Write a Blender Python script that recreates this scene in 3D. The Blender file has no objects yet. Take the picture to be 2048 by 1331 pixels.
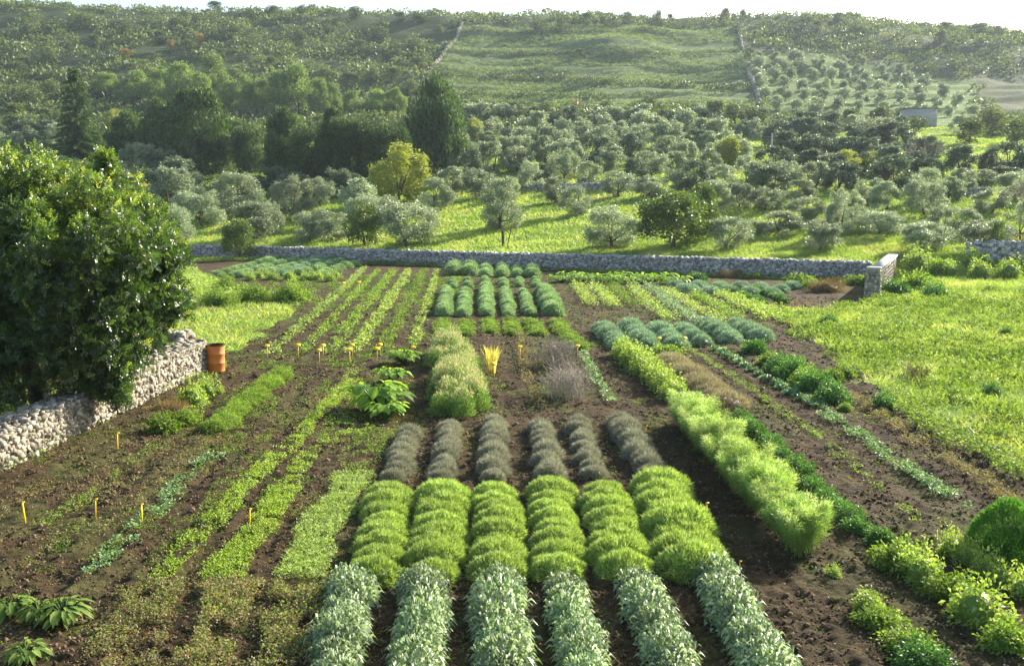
import bpy, math, random
import numpy as np

# ------------------------------------------------------------------ camera, sky, sun, exposure
SC = bpy.context.scene
CAM_H, FPX, IW, IH = 5.9, 1990.0, 2048.0, 1331.0
YAW = math.atan((1024 - 965) / FPX)          # rows run along +Y, the camera looks a little to the right of them
PITCH = math.atan((IH / 2 - 380) / FPX)
cam_d = bpy.data.cameras.new("camera")
cam_d.sensor_width = 36.0
cam_d.lens = FPX / IW * 36.0
cam_d.clip_end = 3000
cam = bpy.data.objects.new("camera", cam_d)
SC.collection.objects.link(cam)
cam.location = (0, 0, CAM_H)
cam.rotation_euler = (math.radians(90) - PITCH, 0, -YAW)
SC.camera = cam

SUN_EL, SUN_AZ = math.radians(25), math.radians(48)
w = bpy.data.worlds.new("World"); SC.world = w; w.use_nodes = True
nt = w.node_tree
sky = nt.nodes.new("ShaderNodeTexSky"); sky.sky_type = 'NISHITA'; sky.sun_disc = False
sky.sun_elevation = SUN_EL; sky.sun_rotation = SUN_AZ
sky.air_density = 1.0; sky.dust_density = 2.0; sky.ozone_density = 1.0
bg = nt.nodes["Background"]; bg.inputs[1].default_value = 0.105
nt.links.new(sky.outputs[0], bg.inputs[0])
sun_d = bpy.data.lights.new("sun", 'SUN'); sun_d.energy = 5.0; sun_d.angle = math.radians(0.5)
sun_d.color = (1.0, 0.92, 0.77)
sun = bpy.data.objects.new("sun", sun_d); SC.collection.objects.link(sun)
sun.rotation_euler = (math.pi / 2 - SUN_EL, 0, math.pi - SUN_AZ)
sun.location = (60, 60, 60)
SC.view_settings.view_transform = 'Standard'
SC.view_settings.look = 'None'
SC.view_settings.gamma = 1.0
SC.view_settings.exposure = 1.45
SC.cycles.max_bounces = 6
SC.cycles.volume_bounces = 0
SC.cycles.transmission_bounces = 4
SC.cycles.caustics_reflective = False
SC.cycles.caustics_refractive = False

rng = np.random.default_rng(7)
random.seed(7)
COL = SC.collection

# ------------------------------------------------------------------ maths helpers
def hsh(ix, iy, seed):
    n = (ix.astype(np.int64) * 374761393 + iy.astype(np.int64) * 668265263 + seed * 974634777) & 0x7fffffff
    n = ((n ^ (n >> 13)) * 1274126177) & 0x7fffffff
    n = (n ^ (n >> 16)) & 0xffff
    return n / 65535.0

def noise(x, y, seed=0):
    x = np.asarray(x, float); y = np.asarray(y, float)
    ix = np.floor(x); iy = np.floor(y); fx = x - ix; fy = y - iy
    fx = fx * fx * (3 - 2 * fx); fy = fy * fy * (3 - 2 * fy)
    a = hsh(ix, iy, seed); b = hsh(ix + 1, iy, seed); c = hsh(ix, iy + 1, seed); d = hsh(ix + 1, iy + 1, seed)
    return (a * (1 - fx) + b * fx) * (1 - fy) + (c * (1 - fx) + d * fx) * fy

def fbm(x, y, seed=0, octv=4):
    s = 0; a = 0.5; t = 0
    for k in range(octv):
        s = s + a * noise(x * 2 ** k, y * 2 ** k, seed + k * 11); t += a; a *= 0.5
    return s / t

def sstep(v, a, b):
    t = np.clip((np.asarray(v, float) - a) / (b - a), 0, 1)
    return t * t * (3 - 2 * t)

PS = [0, 77.4, 78.2, 80, 84, 90, 100, 120, 140, 180, 220, 260, 300, 340, 380, 410, 432, 460, 600, 950, 1500]
PZ = [0, 0.0, 0.85, 1.05, 1.35, 2.0, 3.2, 5.8, 8, 13, 19, 27, 37, 50, 63, 72.5, 76.5, 76, 60, 40, 20]
PZ2 = [0, 0.3, 0.4, 0.7, 1.35, 2.0, 3.2, 5.8, 8, 13, 19, 27, 37, 50, 63, 72.5, 76.5, 76, 60, 40, 20]
RX = [-400, -201, -139, -76, -14, 7, 101, 153, 185, 226, 400]
RZ = [8, 5.5, 2.8, 1.2, -1.2, -1.6, .4, 0, -2, -5.5, -13]

def hz(x, y):
    x = np.asarray(x, float); y = np.asarray(y, float)
    k = 0.49 * (1 - sstep(y, 110, 270))
    s = y + k * np.clip(x, -70, 70)
    a = np.interp(s, PS, PZ)
    b = np.interp(s, PS, PZ2)
    q = sstep(x, 25.5, 28.5)
    z = a * (1 - q) + b * q
    z = z + np.interp(x, RX, RZ) * sstep(s, 220, 410)
    z = z + (fbm(x / 45, y / 45, 5) - 0.5) * 9 * sstep(s, 150, 330)
    z = z + (fbm(x / 14, y / 14, 9, 2) - 0.5) * 1.2 * sstep(s, 84, 150)
    # narrow terraces on the middle of the hill
    t = (s - 200) / 26.0
    z = z + 0.9 * (np.clip(((t - np.floor(t)) - 0.86) / 0.10, 0, 1) - (t - np.floor(t))) * sstep(s, 190, 240) * (1 - sstep(s, 370, 400))
    return z

cy_, sy_ = math.cos(YAW), math.sin(YAW)
cp_, sp_ = math.cos(PITCH), math.sin(PITCH)
FWD = np.array([sy_ * cp_, cy_ * cp_, -sp_]); RGT = np.array([cy_, -sy_, 0.0]); UPV = np.array([sy_ * sp_, cy_ * sp_, cp_])
TT = 6 * 1.006 ** np.arange(900)

def G(px, py, zo=0.0):
    """the point of the ground (raised by zo) that the photograph shows at px, py"""
    d = FWD + RGT * ((px - 1024) / FPX) + UPV * ((IH / 2 - py) / FPX)
    P = d[None, :] * TT[:, None]
    diff = CAM_H + P[:, 2] - hz(P[:, 0], P[:, 1]) - zo
    i = np.argmax(diff < 0)
    if diff[i] >= 0: i = len(TT) - 60
    if i == 0: t = TT[0]
    else:
        a, b = diff[i - 1], diff[i]
        t = TT[i - 1] + (TT[i] - TT[i - 1]) * a / (a - b + 1e-9)
    p = d * t
    return np.array([p[0], p[1], CAM_H + p[2] - zo]), t

def gz(x, y): return float(hz(x, y))

def inpoly(x, y, poly):
    x = np.asarray(x); y = np.asarray(y); ins = np.zeros(x.shape, bool)
    n = len(poly)
    for i in range(n):
        x1, y1 = poly[i]; x2, y2 = poly[(i + 1) % n]
        c = ((y1 > y) != (y2 > y))
        with np.errstate(divide='ignore', invalid='ignore'):
            xi = (x2 - x1) * (y - y1) / ((y2 - y1) if y2 != y1 else 1e-9) + x1
        ins ^= c & (x < xi)
    return ins

def gpoly(pts): return [tuple(G(a, b)[0][:2]) for a, b in pts]

ORD = "first second third fourth fifth sixth seventh eighth ninth tenth eleventh twelfth thirteenth fourteenth fifteenth sixteenth seventeenth eighteenth nineteenth twentieth".split()
TENS = {2: "twenty", 3: "thirty", 4: "forty"}
def ordw(n):
    if n <= 20: return ORD[n - 1]
    if n % 10 == 0: return {30: "thirtieth", 40: "fortieth", 50: "fiftieth"}[n]
    return TENS[n // 10] + "-" + ORD[n % 10 - 1]

# ------------------------------------------------------------------ object helpers
def tag(o, label, cat, group=None, kind=None):
    if label: o["label"] = label
    if cat: o["category"] = cat
    if group: o["group"] = group
    if kind: o["kind"] = kind
    return o

def empty(name, loc=(0, 0, 0)):
    o = bpy.data.objects.new(name, None); COL.objects.link(o); o.location = loc
    o.empty_display_size = 0.2
    return o

def mesh_of(name, V, faces, rnd=None, smooth=False):
    """faces: list of int arrays (n,k)"""
    me = bpy.data.meshes.new(name)
    V = np.asarray(V, np.float32)
    me.vertices.add(len(V)); me.vertices.foreach_set("co", V.ravel())
    nl = sum(f.size for f in faces); nf = sum(len(f) for f in faces)
    me.loops.add(nl); me.polygons.add(nf)
    me.loops.foreach_set("vertex_index", np.concatenate([f.ravel() for f in faces]).astype(np.int32))
    tot = np.concatenate([np.full(len(f), f.shape[1]) for f in faces]).astype(np.int32)
    st = np.concatenate([[0], np.cumsum(tot)[:-1]]).astype(np.int32)
    me.polygons.foreach_set("loop_start", st)
    me.polygons.foreach_set("loop_total", tot)
    if smooth: me.polygons.foreach_set("use_smooth", np.ones(nf, bool))
    me.update(calc_edges=True)
    if rnd is not None:
        a = me.attributes.new("rnd", 'FLOAT', 'POINT'); a.data.foreach_set("value", np.asarray(rnd, np.float32))
    return me

class MB:
    """collects verts / faces / per-vertex rnd"""
    def __init__(s): s.V = []; s.F = []; s.R = []; s.n = 0
    def add(s, V, faces, r=0.5):
        V = np.asarray(V, float)
        for f in faces:
            f = np.asarray(f)
            s.F.append(f + s.n)
        s.V.append(V); s.R.append(np.broadcast_to(np.asarray(r, float), (len(V),)).copy()); s.n += len(V)
    def leaves(s, P, D, L, W, rnd=None, nrm=None, kind='diamond', droop=0.25):
        n = len(P)
        if n == 0: return
        D = D / (np.linalg.norm(D, axis=1)[:, None] + 1e-9)
        if nrm is None: nrm = rng.normal(size=(n, 3))
        S = np.cross(D, nrm); S /= (np.linalg.norm(S, axis=1)[:, None] + 1e-9)
        L = np.broadcast_to(L, (n,))[:, None]; W = np.broadcast_to(W, (n,))[:, None]
        if rnd is None: rnd = rng.random(n)
        dn = np.array([0, 0, -1.0])
        if kind == 'blade':
            V = np.stack([P - S * W / 2, P + S * W / 2, P + D * L + dn * L * droop * .3], 1).reshape(-1, 3)
            s.add(V, [np.arange(3 * n).reshape(n, 3)], np.repeat(rnd, 3))
        elif kind == 'arch':
            m = P + D * L * 0.55 + np.array([0, 0, 1.0]) * L * 0.05
            t = P + D * L + dn * L * droop
            V = np.stack([P, m - S * W / 2, m + S * W / 2, t], 1).reshape(-1, 3)
            i = np.arange(n)[:, None] * 4
            F = np.concatenate([i + np.array([[0, 1, 2]]), i + np.array([[1, 3, 2]])])
            s.add(V, [F], np.repeat(rnd, 4))
        else:
            m = P + D * L * 0.5
            V = np.stack([P, m - S * W / 2, P + D * L + dn * L * droop, m + S * W / 2], 1).reshape(-1, 3)
            s.add(V, [np.arange(4 * n).reshape(n, 4)], np.repeat(rnd, 4))
    def tube(s, pts, rad, seg=7, r=0.5, cap=True):
        pts = np.asarray(pts, float); m = len(pts)
        ang = np.linspace(0, 2 * math.pi, seg, endpoint=False)
        V = []
        for i in range(m):
            t = pts[min(i + 1, m - 1)] - pts[max(i - 1, 0)]; t = t / (np.linalg.norm(t) + 1e-9)
            a = np.array([1.0, 0, 0]) if abs(t[0]) < .8 else np.array([0, 1.0, 0])
            u = np.cross(t, a); u /= np.linalg.norm(u); v = np.cross(t, u)
            V.append(pts[i] + rad[i] * (np.cos(ang)[:, None] * u + np.sin(ang)[:, None] * v))
        V = np.concatenate(V)
        F = []
        for i in range(m - 1):
            for k in range(seg):
                F.append((i * seg + k, i * seg + (k + 1) % seg, (i + 1) * seg + (k + 1) % seg, (i + 1) * seg + k))
        fs = [np.array(F)]
        if cap: fs.append(np.array([[(m - 1) * seg + k for k in range(seg)]]))
        s.add(V, fs, r)
    def box(s, lo, hi, r=0.5):
        x0, y0, z0 = lo; x1, y1, z1 = hi
        V = [(x0, y0, z0), (x1, y0, z0), (x1, y1, z0), (x0, y1, z0), (x0, y0, z1), (x1, y0, z1), (x1, y1, z1), (x0, y1, z1)]
        s.add(V, [np.array([(0, 3, 2, 1), (4, 5, 6, 7), (0, 1, 5, 4), (1, 2, 6, 5), (2, 3, 7, 6), (3, 0, 4, 7)])], r)
    def mesh(s, name, mat, smooth=False):
        V = np.concatenate(s.V); R = np.concatenate(s.R)
        byk = {}
        for f in s.F: byk.setdefault(f.shape[1], []).append(f)
        me = mesh_of(name, V, [np.concatenate(v) for v in byk.values()], R, smooth)
        for m in (mat if isinstance(mat, (list, tuple)) else [mat]): me.materials.append(m)
        return me
    def obj(s, name, mat, parent=None, smooth=False, loc=None):
        o = bpy.data.objects.new(name, s.mesh(name, mat, smooth)); COL.objects.link(o)
        if parent: o.parent = parent
        if loc is not None: o.location = loc
        return o

# ------------------------------------------------------------------ materials
def hexc(h):
    """sRGB hex -> linear"""
    c = [int(h[i:i + 2], 16) / 255 for i in (0, 2, 4)]
    return tuple((v / 12.92 if v <= .04045 else ((v + .055) / 1.055) ** 2.4) for v in c) + (1,)

def leafmat(name, stops, tr=0.35, rough=0.5, spec=0.4, tcol=(1.1, 1.12, 0.5), vary=0.25, sat=0.95):
    m = bpy.data.materials.new(name); m.use_nodes = True
    n = m.node_tree.nodes; l = m.node_tree.links
    p = n["Principled BSDF"]; out = n["Material Output"]
    at = n.new("ShaderNodeAttribute"); at.attribute_name = "rnd"
    cr = n.new("ShaderNodeValToRGB"); e = cr.color_ramp.elements
    cs = [hexc(c) if isinstance(c, str) else tuple(c) + (1,) for c in stops]
    while len(e) < len(cs): e.new(0.5)
    for i, c in enumerate(cs):
        e[i].position = i / (len(cs) - 1) if len(cs) > 1 else 0; e[i].color = c
    l.new(at.outputs["Fac"], cr.inputs[0])
    oi = n.new("ShaderNodeObjectInfo")
    mr = n.new("ShaderNodeMapRange"); mr.inputs[3].default_value = 1 - vary; mr.inputs[4].default_value = 1 + vary
    l.new(oi.outputs["Random"], mr.inputs[0])
    hs = n.new("ShaderNodeHueSaturation"); l.new(cr.outputs[0], hs.inputs["Color"]); l.new(mr.outputs[0], hs.inputs["Value"])
    hs.inputs['Saturation'].default_value = sat
    l.new(hs.outputs[0], p.inputs["Base Color"])
    p.inputs["Roughness"].default_value = rough
    p.inputs["Specular IOR Level"].default_value = spec
    t = n.new("ShaderNodeBsdfTranslucent")
    mx = n.new("ShaderNodeMix"); mx.data_type = 'RGBA'; mx.blend_type = 'MULTIPLY'; mx.inputs[0].default_value = 1
    l.new(hs.outputs[0], mx.inputs[6]); mx.inputs[7].default_value = tuple(c * 1.25 for c in tcol) + (1,)
    l.new(mx.outputs[2], t.inputs["Color"])
    ms = n.new("ShaderNodeMixShader"); ms.inputs[0].default_value = tr
    l.new(p.outputs[0], ms.inputs[1]); l.new(t.outputs[0], ms.inputs[2]); l.new(ms.outputs[0], out.inputs[0])
    return m

def solid(name, c1, c2=None, scale=3.0, rough=0.8, spec=0.3, bump=0.0, metal=0.0, bscale=None):
    m = bpy.data.materials.new(name); m.use_nodes = True
    n = m.node_tree.nodes; l = m.node_tree.links; p = n["Principled BSDF"]
    p.inputs["Roughness"].default_value = rough; p.inputs["Specular IOR Level"].default_value = spec
    p.inputs["Metallic"].default_value = metal
    tc = n.new("ShaderNodeTexCoord")
    no = n.new("ShaderNodeTexNoise"); no.inputs["Scale"].default_value = scale; no.inputs["Detail"].default_value = 6
    l.new(tc.outputs["Object"], no.inputs["Vector"])
    cr = n.new("ShaderNodeValToRGB"); cr.color_ramp.elements[0].position = .3; cr.color_ramp.elements[1].position = .7
    cr.color_ramp.elements[0].color = hexc(c1); cr.color_ramp.elements[1].color = hexc(c2 or c1)
    l.new(no.outputs[0], cr.inputs[0]); l.new(cr.outputs[0], p.inputs["Base Color"])
    if bump:
        b = n.new("ShaderNodeBump"); b.inputs["Strength"].default_value = bump; b.inputs["Distance"].default_value = .02
        n2 = n.new("ShaderNodeTexNoise"); n2.inputs["Scale"].default_value = bscale or scale * 4
        l.new(tc.outputs["Object"], n2.inputs["Vector"]); l.new(n2.outputs[0], b.inputs["Height"]); l.new(b.outputs[0], p.inputs["Normal"])
    return m

def stonemat(name, stops):
    m = leafmat(name, stops, tr=0.0, rough=.9, spec=.2, vary=0.0)
    n = m.node_tree.nodes; l = m.node_tree.links; p = n["Principled BSDF"]
    tc = n.new("ShaderNodeTexCoord"); no = n.new("ShaderNodeTexNoise"); no.inputs["Scale"].default_value = 9; no.inputs["Detail"].default_value = 5
    l.new(tc.outputs["Object"], no.inputs["Vector"])
    mx = n.new("ShaderNodeMix"); mx.data_type = 'RGBA'; mx.blend_type = 'MULTIPLY'; mx.inputs[0].default_value = .7
    cr = n.new("ShaderNodeValToRGB"); cr.color_ramp.elements[0].position = .35; cr.color_ramp.elements[0].color = (.45, .42, .38, 1); cr.color_ramp.elements[1].position = .6
    l.new(no.outputs[0], cr.inputs[0])
    src = p.inputs["Base Color"].links[0].from_socket
    l.new(src, mx.inputs[6]); l.new(cr.outputs[0], mx.inputs[7]); l.new(mx.outputs[2], p.inputs["Base Color"])
    b = n.new("ShaderNodeBump"); b.inputs["Strength"].default_value = .5; b.inputs["Distance"].default_value = .03
    l.new(no.outputs[0], b.inputs["Height"]); l.new(b.outputs[0], p.inputs["Normal"])
    return m

M = {}
M['sage'] = leafmat('sage_leaf', ['6c8254', '8ca072', 'a4b688', 'bccaa2'], tr=.3, rough=.48, spec=.5, tcol=(1, 1.1, .6))
M['mound'] = leafmat('green_mound_leaf', ['6a843e', '84a04c', '9cb462', 'b8c884'], tr=.4, rough=.5, spec=.35, vary=.12)
M['lav'] = leafmat('lavender_leaf', ['646c58', '82886f', '989c86', '8c8272', 'aeb09a'], tr=.28, rough=.6, tcol=(1, 1, .8), vary=.15)
M['lavgreen'] = leafmat('grey_green_leaf', ['627e54', '7e9a6a', '98b084', 'acc29a'], tr=.32, rough=.55, tcol=(1, 1.1, .6), vary=.15)
M['santolina'] = leafmat('blue_green_leaf', ['5c7862', '748f76', '8ca68a', 'a4bc9e'], tr=.3, rough=.55, tcol=(1, 1.1, .7), vary=.12)
M['fennel'] = leafmat('fennel_leaf', ['948c3c', '6a8c3a', '88a850', 'a4be6e', 'c6d49c'], tr=.4, rough=.5, vary=.25)
M['herb'] = leafmat('herb_leaf', ['4c6c26', '648430', '7e983e', '9aae54'], tr=.42, rough=.6, spec=.25, vary=.2)
M['yherb'] = leafmat('pale_herb_leaf', ['6c8a34', '849e42', '9ab256', 'b4c078'], tr=.42, rough=.5, vary=.15)
M['strip'] = leafmat('creeper_leaf', ['628420', '7c9a2e', '94ae3c', 'aebe50'], tr=.45, rough=.5, vary=0)
M['dark'] = leafmat('dark_herb_leaf', ['35602a', '467432', '5a883e', '74a052'], tr=.32, rough=.5, spec=.4, vary=.2)
M['bigleaf'] = leafmat('large_glossy_leaf', ['5c8820', '76a02c', '90b438', 'b0c84c'], tr=.5, rough=.38, spec=.5, vary=.1)
M['silverleaf'] = leafmat('silver_broad_leaf', ['567a4a', '6e9460', '86a878', '9cba8e'], tr=.3, rough=.55, spec=.35, vary=.1)
M['brownherb'] = leafmat('brown_herb_leaf', ['7c5c44', '8e7a58', '86905a', '936e5a', '84a060'], tr=.35, rough=.6, vary=.2)
M['purple'] = leafmat('purple_grey_herb', ['7a7064', '94847e', 'a89692', '8c8c70', '74845a'], tr=.3, rough=.6, vary=.12)
M['rust'] = leafmat('rust_brown_herb', ['6e5a40', '866c4c', '98805a', '7e7448'], tr=.3, rough=.7, vary=.15)
M['straw'] = leafmat('golden_grass', ['a49c44', 'bcb458', 'ccc46c', 'dcd690'], tr=.5, rough=.5, vary=.1, tcol=(1.1, 1.05, .5))
M['twig'] = leafmat('grey_twig', ['847a6a', '9e9484', 'b4aa9a'], tr=.0, rough=.8, spec=.2)
M['oleander'] = leafmat('flowering_bush_leaf', ['4c7028', '668a3c', '84a25a', 'a4b684', 'bcb8a0', 'b8847a'], tr=.38, rough=.5, vary=.0, tcol=(1.1, 1.08, .6))
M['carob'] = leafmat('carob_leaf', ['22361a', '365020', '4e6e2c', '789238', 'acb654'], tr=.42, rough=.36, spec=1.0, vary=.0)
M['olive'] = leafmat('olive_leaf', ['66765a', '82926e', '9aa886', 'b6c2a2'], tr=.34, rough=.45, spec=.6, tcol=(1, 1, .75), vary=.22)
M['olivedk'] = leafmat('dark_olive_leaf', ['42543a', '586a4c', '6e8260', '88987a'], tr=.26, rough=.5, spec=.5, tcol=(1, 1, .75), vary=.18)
M['conifer'] = leafmat('conifer_needles', ['2a411c', '3a5426', '4e6a32', '667f44'], tr=.28, rough=.6, vary=.15)
M['pine'] = leafmat('pine_needles', ['566e34', '6a8440', '80984e', '98aa60'], tr=.35, rough=.6, vary=.12)
M['yellowtree'] = leafmat('autumn_leaf', ['78842e', '8e9838', 'a2a848', '74863a'], tr=.38, rough=.5, tcol=(1.1, 1.1, .5), vary=.06)
M['greentree'] = leafmat('mixed_green_leaf', ['3c5420', '4e6a28', '627c30', '8a8a38'], tr=.35, rough=.4, spec=.6, vary=.15)
M['scrub'] = leafmat('scrub_leaf', ['3c4c26', '50622f', '68783c', '8a9458'], tr=.25, rough=.6, vary=.15)
M['autumn'] = leafmat('autumn_scrub_leaf', ['7e6434', '94763e', '84783e'], tr=.4, rough=.6)
M['grass'] = leafmat('grass_blade', ['668434', '809a42', '98ac54', 'b0ba6a', 'baae78'], tr=.45, rough=.5, vary=0)
M['fieldgrass'] = leafmat('field_tuft', ['5c7244', '70864e', '84985e', '98a874'], tr=.3, rough=.6, vary=0)
M['flower'] = leafmat('orange_flower', ['d8541c', 'e8742a', 'd84020'], tr=.3, rough=.5)
M['bark'] = solid('bark', '4a4034', '6b5f50', 8, .9, bump=.6)
M['darkbark'] = solid('dark_bark', '332c24', '4c4236', 8, .9, bump=.6)
M['stone'] = stonemat('pale_rubble_stone', ['7a7464', '968e7e', 'b0a896', 'c8c0ae'])
M['greystone'] = stonemat('grey_rubble_stone', ['8a8a88', 'a6a6a2', 'bebcb8', 'd4d2cc'])
M['mortar'] = solid('rubble_core', '3c362c', '5a5144', 10, .95)
M['cap'] = solid('wall_coping', 'b0aba0', 'cfcabf', 3, .85, bump=.4)
M['render'] = solid('pale_wall_plaster', '9c9482', 'b8b09e', 1.5, .9, bump=.3)
M['white'] = solid('white_plaster', '9c9a92', 'b4b2aa', 1, .9)
M['roof'] = solid('grey_roof', '6c6862', '8a857c', 1, .9)
M['ruststeel'] = solid('orange_painted_steel', 'c07030', 'd88a44', 5, .5, .4, bump=.1)
M['darksteel'] = solid('rusty_inside', '3a2216', '5a3420', 6, .8)
M['yellow'] = solid('yellow_plastic', 'f4c404', 'ffd414', 2, .45, .5)
M['concrete'] = solid('concrete_pole', '9a9a94', 'b4b4ac', 2, .8)
M['wood'] = solid('weathered_post', '3a342c', '554c40', 6, .9)

# terrain material: colour attribute (soil / grass / scrub) broken up with noise, clods as bump
def ground_mat():
    m = bpy.data.materials.new('ground_soil_and_grass'); m.use_nodes = True
    n = m.node_tree.nodes; l = m.node_tree.links; p = n["Principled BSDF"]
    p.inputs["Roughness"].default_value = .95; p.inputs["Specular IOR Level"].default_value = .15
    at = n.new("ShaderNodeAttribute"); at.attribute_name = "cover"
    tc = n.new("ShaderNodeTexCoord")
    n1 = n.new("ShaderNodeTexNoise"); n1.inputs["Scale"].default_value = 1.3; n1.inputs["Detail"].default_value = 8
    n2 = n.new("ShaderNodeTexNoise"); n2.inputs["Scale"].default_value = 14; n2.inputs["Detail"].default_value = 8
    for q in (n1, n2): l.new(tc.outputs["Object"], q.inputs["Vector"])
    ad = n.new("ShaderNodeMath"); ad.operation = 'ADD'; l.new(n1.outputs[0], ad.inputs[0]); l.new(n2.outputs[0], ad.inputs[1])
    mr = n.new("ShaderNodeMapRange"); mr.inputs[1].default_value = .7; mr.inputs[2].default_value = 1.3; mr.inputs[3].default_value = .5; mr.inputs[4].default_value = 1.65
    l.new(ad.outputs[0], mr.inputs[0])
    hs = n.new("ShaderNodeHueSaturation"); l.new(at.outputs["Color"], hs.inputs["Color"]); l.new(mr.outputs[0], hs.inputs["Value"])
    l.new(hs.outputs[0], p.inputs["Base Color"])
    n3 = n.new("ShaderNodeTexNoise"); n3.inputs["Scale"].default_value = 7; n3.inputs["Detail"].default_value = 8; n3.inputs["Roughness"].default_value = .7
    l.new(tc.outputs["Object"], n3.inputs["Vector"])
    b = n.new("ShaderNodeBump"); b.inputs["Strength"].default_value = 1.0; b.inputs["Distance"].default_value = .16
    l.new(n3.outputs[0], b.inputs["Height"]); l.new(b.outputs[0], p.inputs["Normal"])
    return m
M['ground'] = ground_mat()
M['clod'] = leafmat('clod', ['3e3224', '54442f', '6a573e', '7e6b50'], tr=0, rough=.95, spec=.1, vary=0)

# ------------------------------------------------------------------ ground regions (world polygons)
MEADOW = gpoly([(1490, 612), (1575, 650), (1650, 690), (1735, 775), (1850, 850), (1980, 905), (2250, 1010)]) + [(70, 15), (90, 80), (30, 80)] + gpoly([(1800, 560), (1735, 600), (1650, 625), (1560, 615)])
LEFTG = gpoly([(436, 738), (470, 700), (560, 640), (600, 608), (612, 580), (560, 592), (470, 592), (440, 560), (380, 530)]) + [(-60, 78), (-60, 8), (-10.6, 8), (-10.4, 20), (-9.6, 33)]
FIELD = gpoly([(925, 50), (1470, 55), (1500, 150), (1525, 225), (1200, 225), (940, 215), (850, 160)])
BROWNF = gpoly([(1950, 150), (2048, 155), (2200, 170), (2200, 235), (2000, 240), (1960, 200)])
ORCH = gpoly([(1500, 110), (1600, 105), (1950, 160), (1960, 260), (1700, 250), (1530, 235)])

def cover(x, y):
    """0 soil, 1 meadow grass, 2 orchard grass, 3 scrub, 4 field, 5 brown field"""
    s = y + 0.49 * (1 - sstep(y, 110, 270)) * np.clip(x, -70, 70)
    c = np.zeros(x.shape, int)
    wob = (fbm(x / 1.5, y / 1.5, 31) - .5) * 2.2
    wob2 = (fbm(x / 1.5, y / 1.5, 37) - .5) * 2.2
    c[inpoly(x + wob, y + wob2, MEADOW)] = 1
    c[inpoly(x + wob * .6, y + wob2 * .6, LEFTG)] = 1
    c[(s > 76.6)] = 2
    c[(x > 27) & (y > 55) & (s > 70)] = 2
    c[(x > 60) & (s > 60)] = 2
    c[(s > 205)] = 3
    gp = fbm(x / 16, y / 12, 57, 2)
    c[(s > 146) & (s <= 205) & (gp < .56)] = 6
    c[(x < -4 - .04 * (y - 110)) & (s > 113 + 10 * (gp - .5)) & (s <= 205)] = 6
    c[inpoly(x, y, FIELD)] = 4
    c[inpoly(x, y, ORCH)] = 7
    c[inpoly(x, y, BROWNF)] = 5
    return c

def build_ground():
    ys = [4.0]
    while ys[-1] < 1300:
        ys.append(ys[-1] * (1.0024 if 9 < ys[-1] < 70 else 1.005))
    ys = np.array(ys); us = np.linspace(-0.85, 0.85, 640)
    Y, U = np.meshgrid(ys, us, indexing='ij'); X = U * (Y + 8)
    Z = hz(X, Y)
    c = cover(X, Y)
    near = 1 - sstep(Y, 60, 90)
    soil = (c == 0)
    clod = (fbm(X / .28, Y / 3.0, 8, 2) - .5) * .10 + (fbm(X / .15, Y / .15, 3, 3) - .5) * .13 + (fbm(X / .45, Y / 1.1, 4, 3) - .5) * .12
    Z = Z + np.where(soil, clod, (fbm(X / .8, Y / .8, 6, 3) - .5) * .22) * near
    Z = Z - .03
    n0, n1 = Y.shape
    V = np.stack([X, Y, Z], -1).reshape(-1, 3)
    i = np.arange(n0 * n1).reshape(n0, n1)
    F = np.stack([i[:-1, :-1], i[:-1, 1:], i[1:, 1:], i[1:, :-1]], -1).reshape(-1, 4)
    me = mesh_of('ground', V, [F], None, True)
    pal = np.array([hexc('463a26'), hexc('66802e'), hexc('748e38'), hexc('3e4a2a'), hexc('5a6a3e'), hexc('444f2c'), hexc('526a2c'), hexc('5c7236')])[:, :]
    C = pal[c.ravel()].copy()
    ns = fbm(X / 3.1, Y / 3.1, 21).ravel()[:, None]
    dry = np.array(hexc('8a7e4c')); gr = np.array(hexc('6f9a2c'))
    g = (c.ravel() == 1) | (c.ravel() == 2)
    t = np.clip((ns - .5) * 3, 0, 1)
    C = np.where(g[:, None], C * (1 - t) + dry * t * .9, C)
    # low green film of weeds over parts of the soil
    wd = fbm(X / 1.1, Y / 2.4, 44).ravel()
    tt = np.clip((wd - .56) * 5, 0, .22)[:, None] * (c.ravel() == 0)[:, None]
    C = C * (1 - tt) + np.array(hexc('5c6a34')) * tt
    C[:, 3] = 1
    a = me.attributes.new("cover", 'FLOAT_COLOR', 'POINT'); a.data.foreach_set("color", C.astype(np.float32).ravel())
    me.materials.append(M['ground'])
    o = bpy.data.objects.new('ground', me); COL.objects.link(o)
    tag(o, 'brown tilled soil, green meadow and rising hillside all in one ground', 'ground', kind='structure')
build_ground()

# ------------------------------------------------------------------ stone walls
def ico():
    t = (1 + 5 ** .5) / 2
    V = np.array([(-1, t, 0), (1, t, 0), (-1, -t, 0), (1, -t, 0), (0, -1, t), (0, 1, t), (0, -1, -t), (0, 1, -t), (t, 0, -1), (t, 0, 1), (-t, 0, -1), (-t, 0, 1)], float)
    V /= np.linalg.norm(V, axis=1)[:, None]
    F = np.array([(0, 11, 5), (0, 5, 1), (0, 1, 7), (0, 7, 10), (0, 10, 11), (1, 5, 9), (5, 11, 4), (11, 10, 2), (10, 7, 6), (7, 1, 8), (3, 9, 4), (3, 4, 2), (3, 2, 6), (3, 6, 8), (3, 8, 9), (4, 9, 5), (2, 4, 11), (6, 2, 10), (8, 6, 7), (9, 8, 1)])
    return V, F
IV, IF_ = ico()

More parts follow.
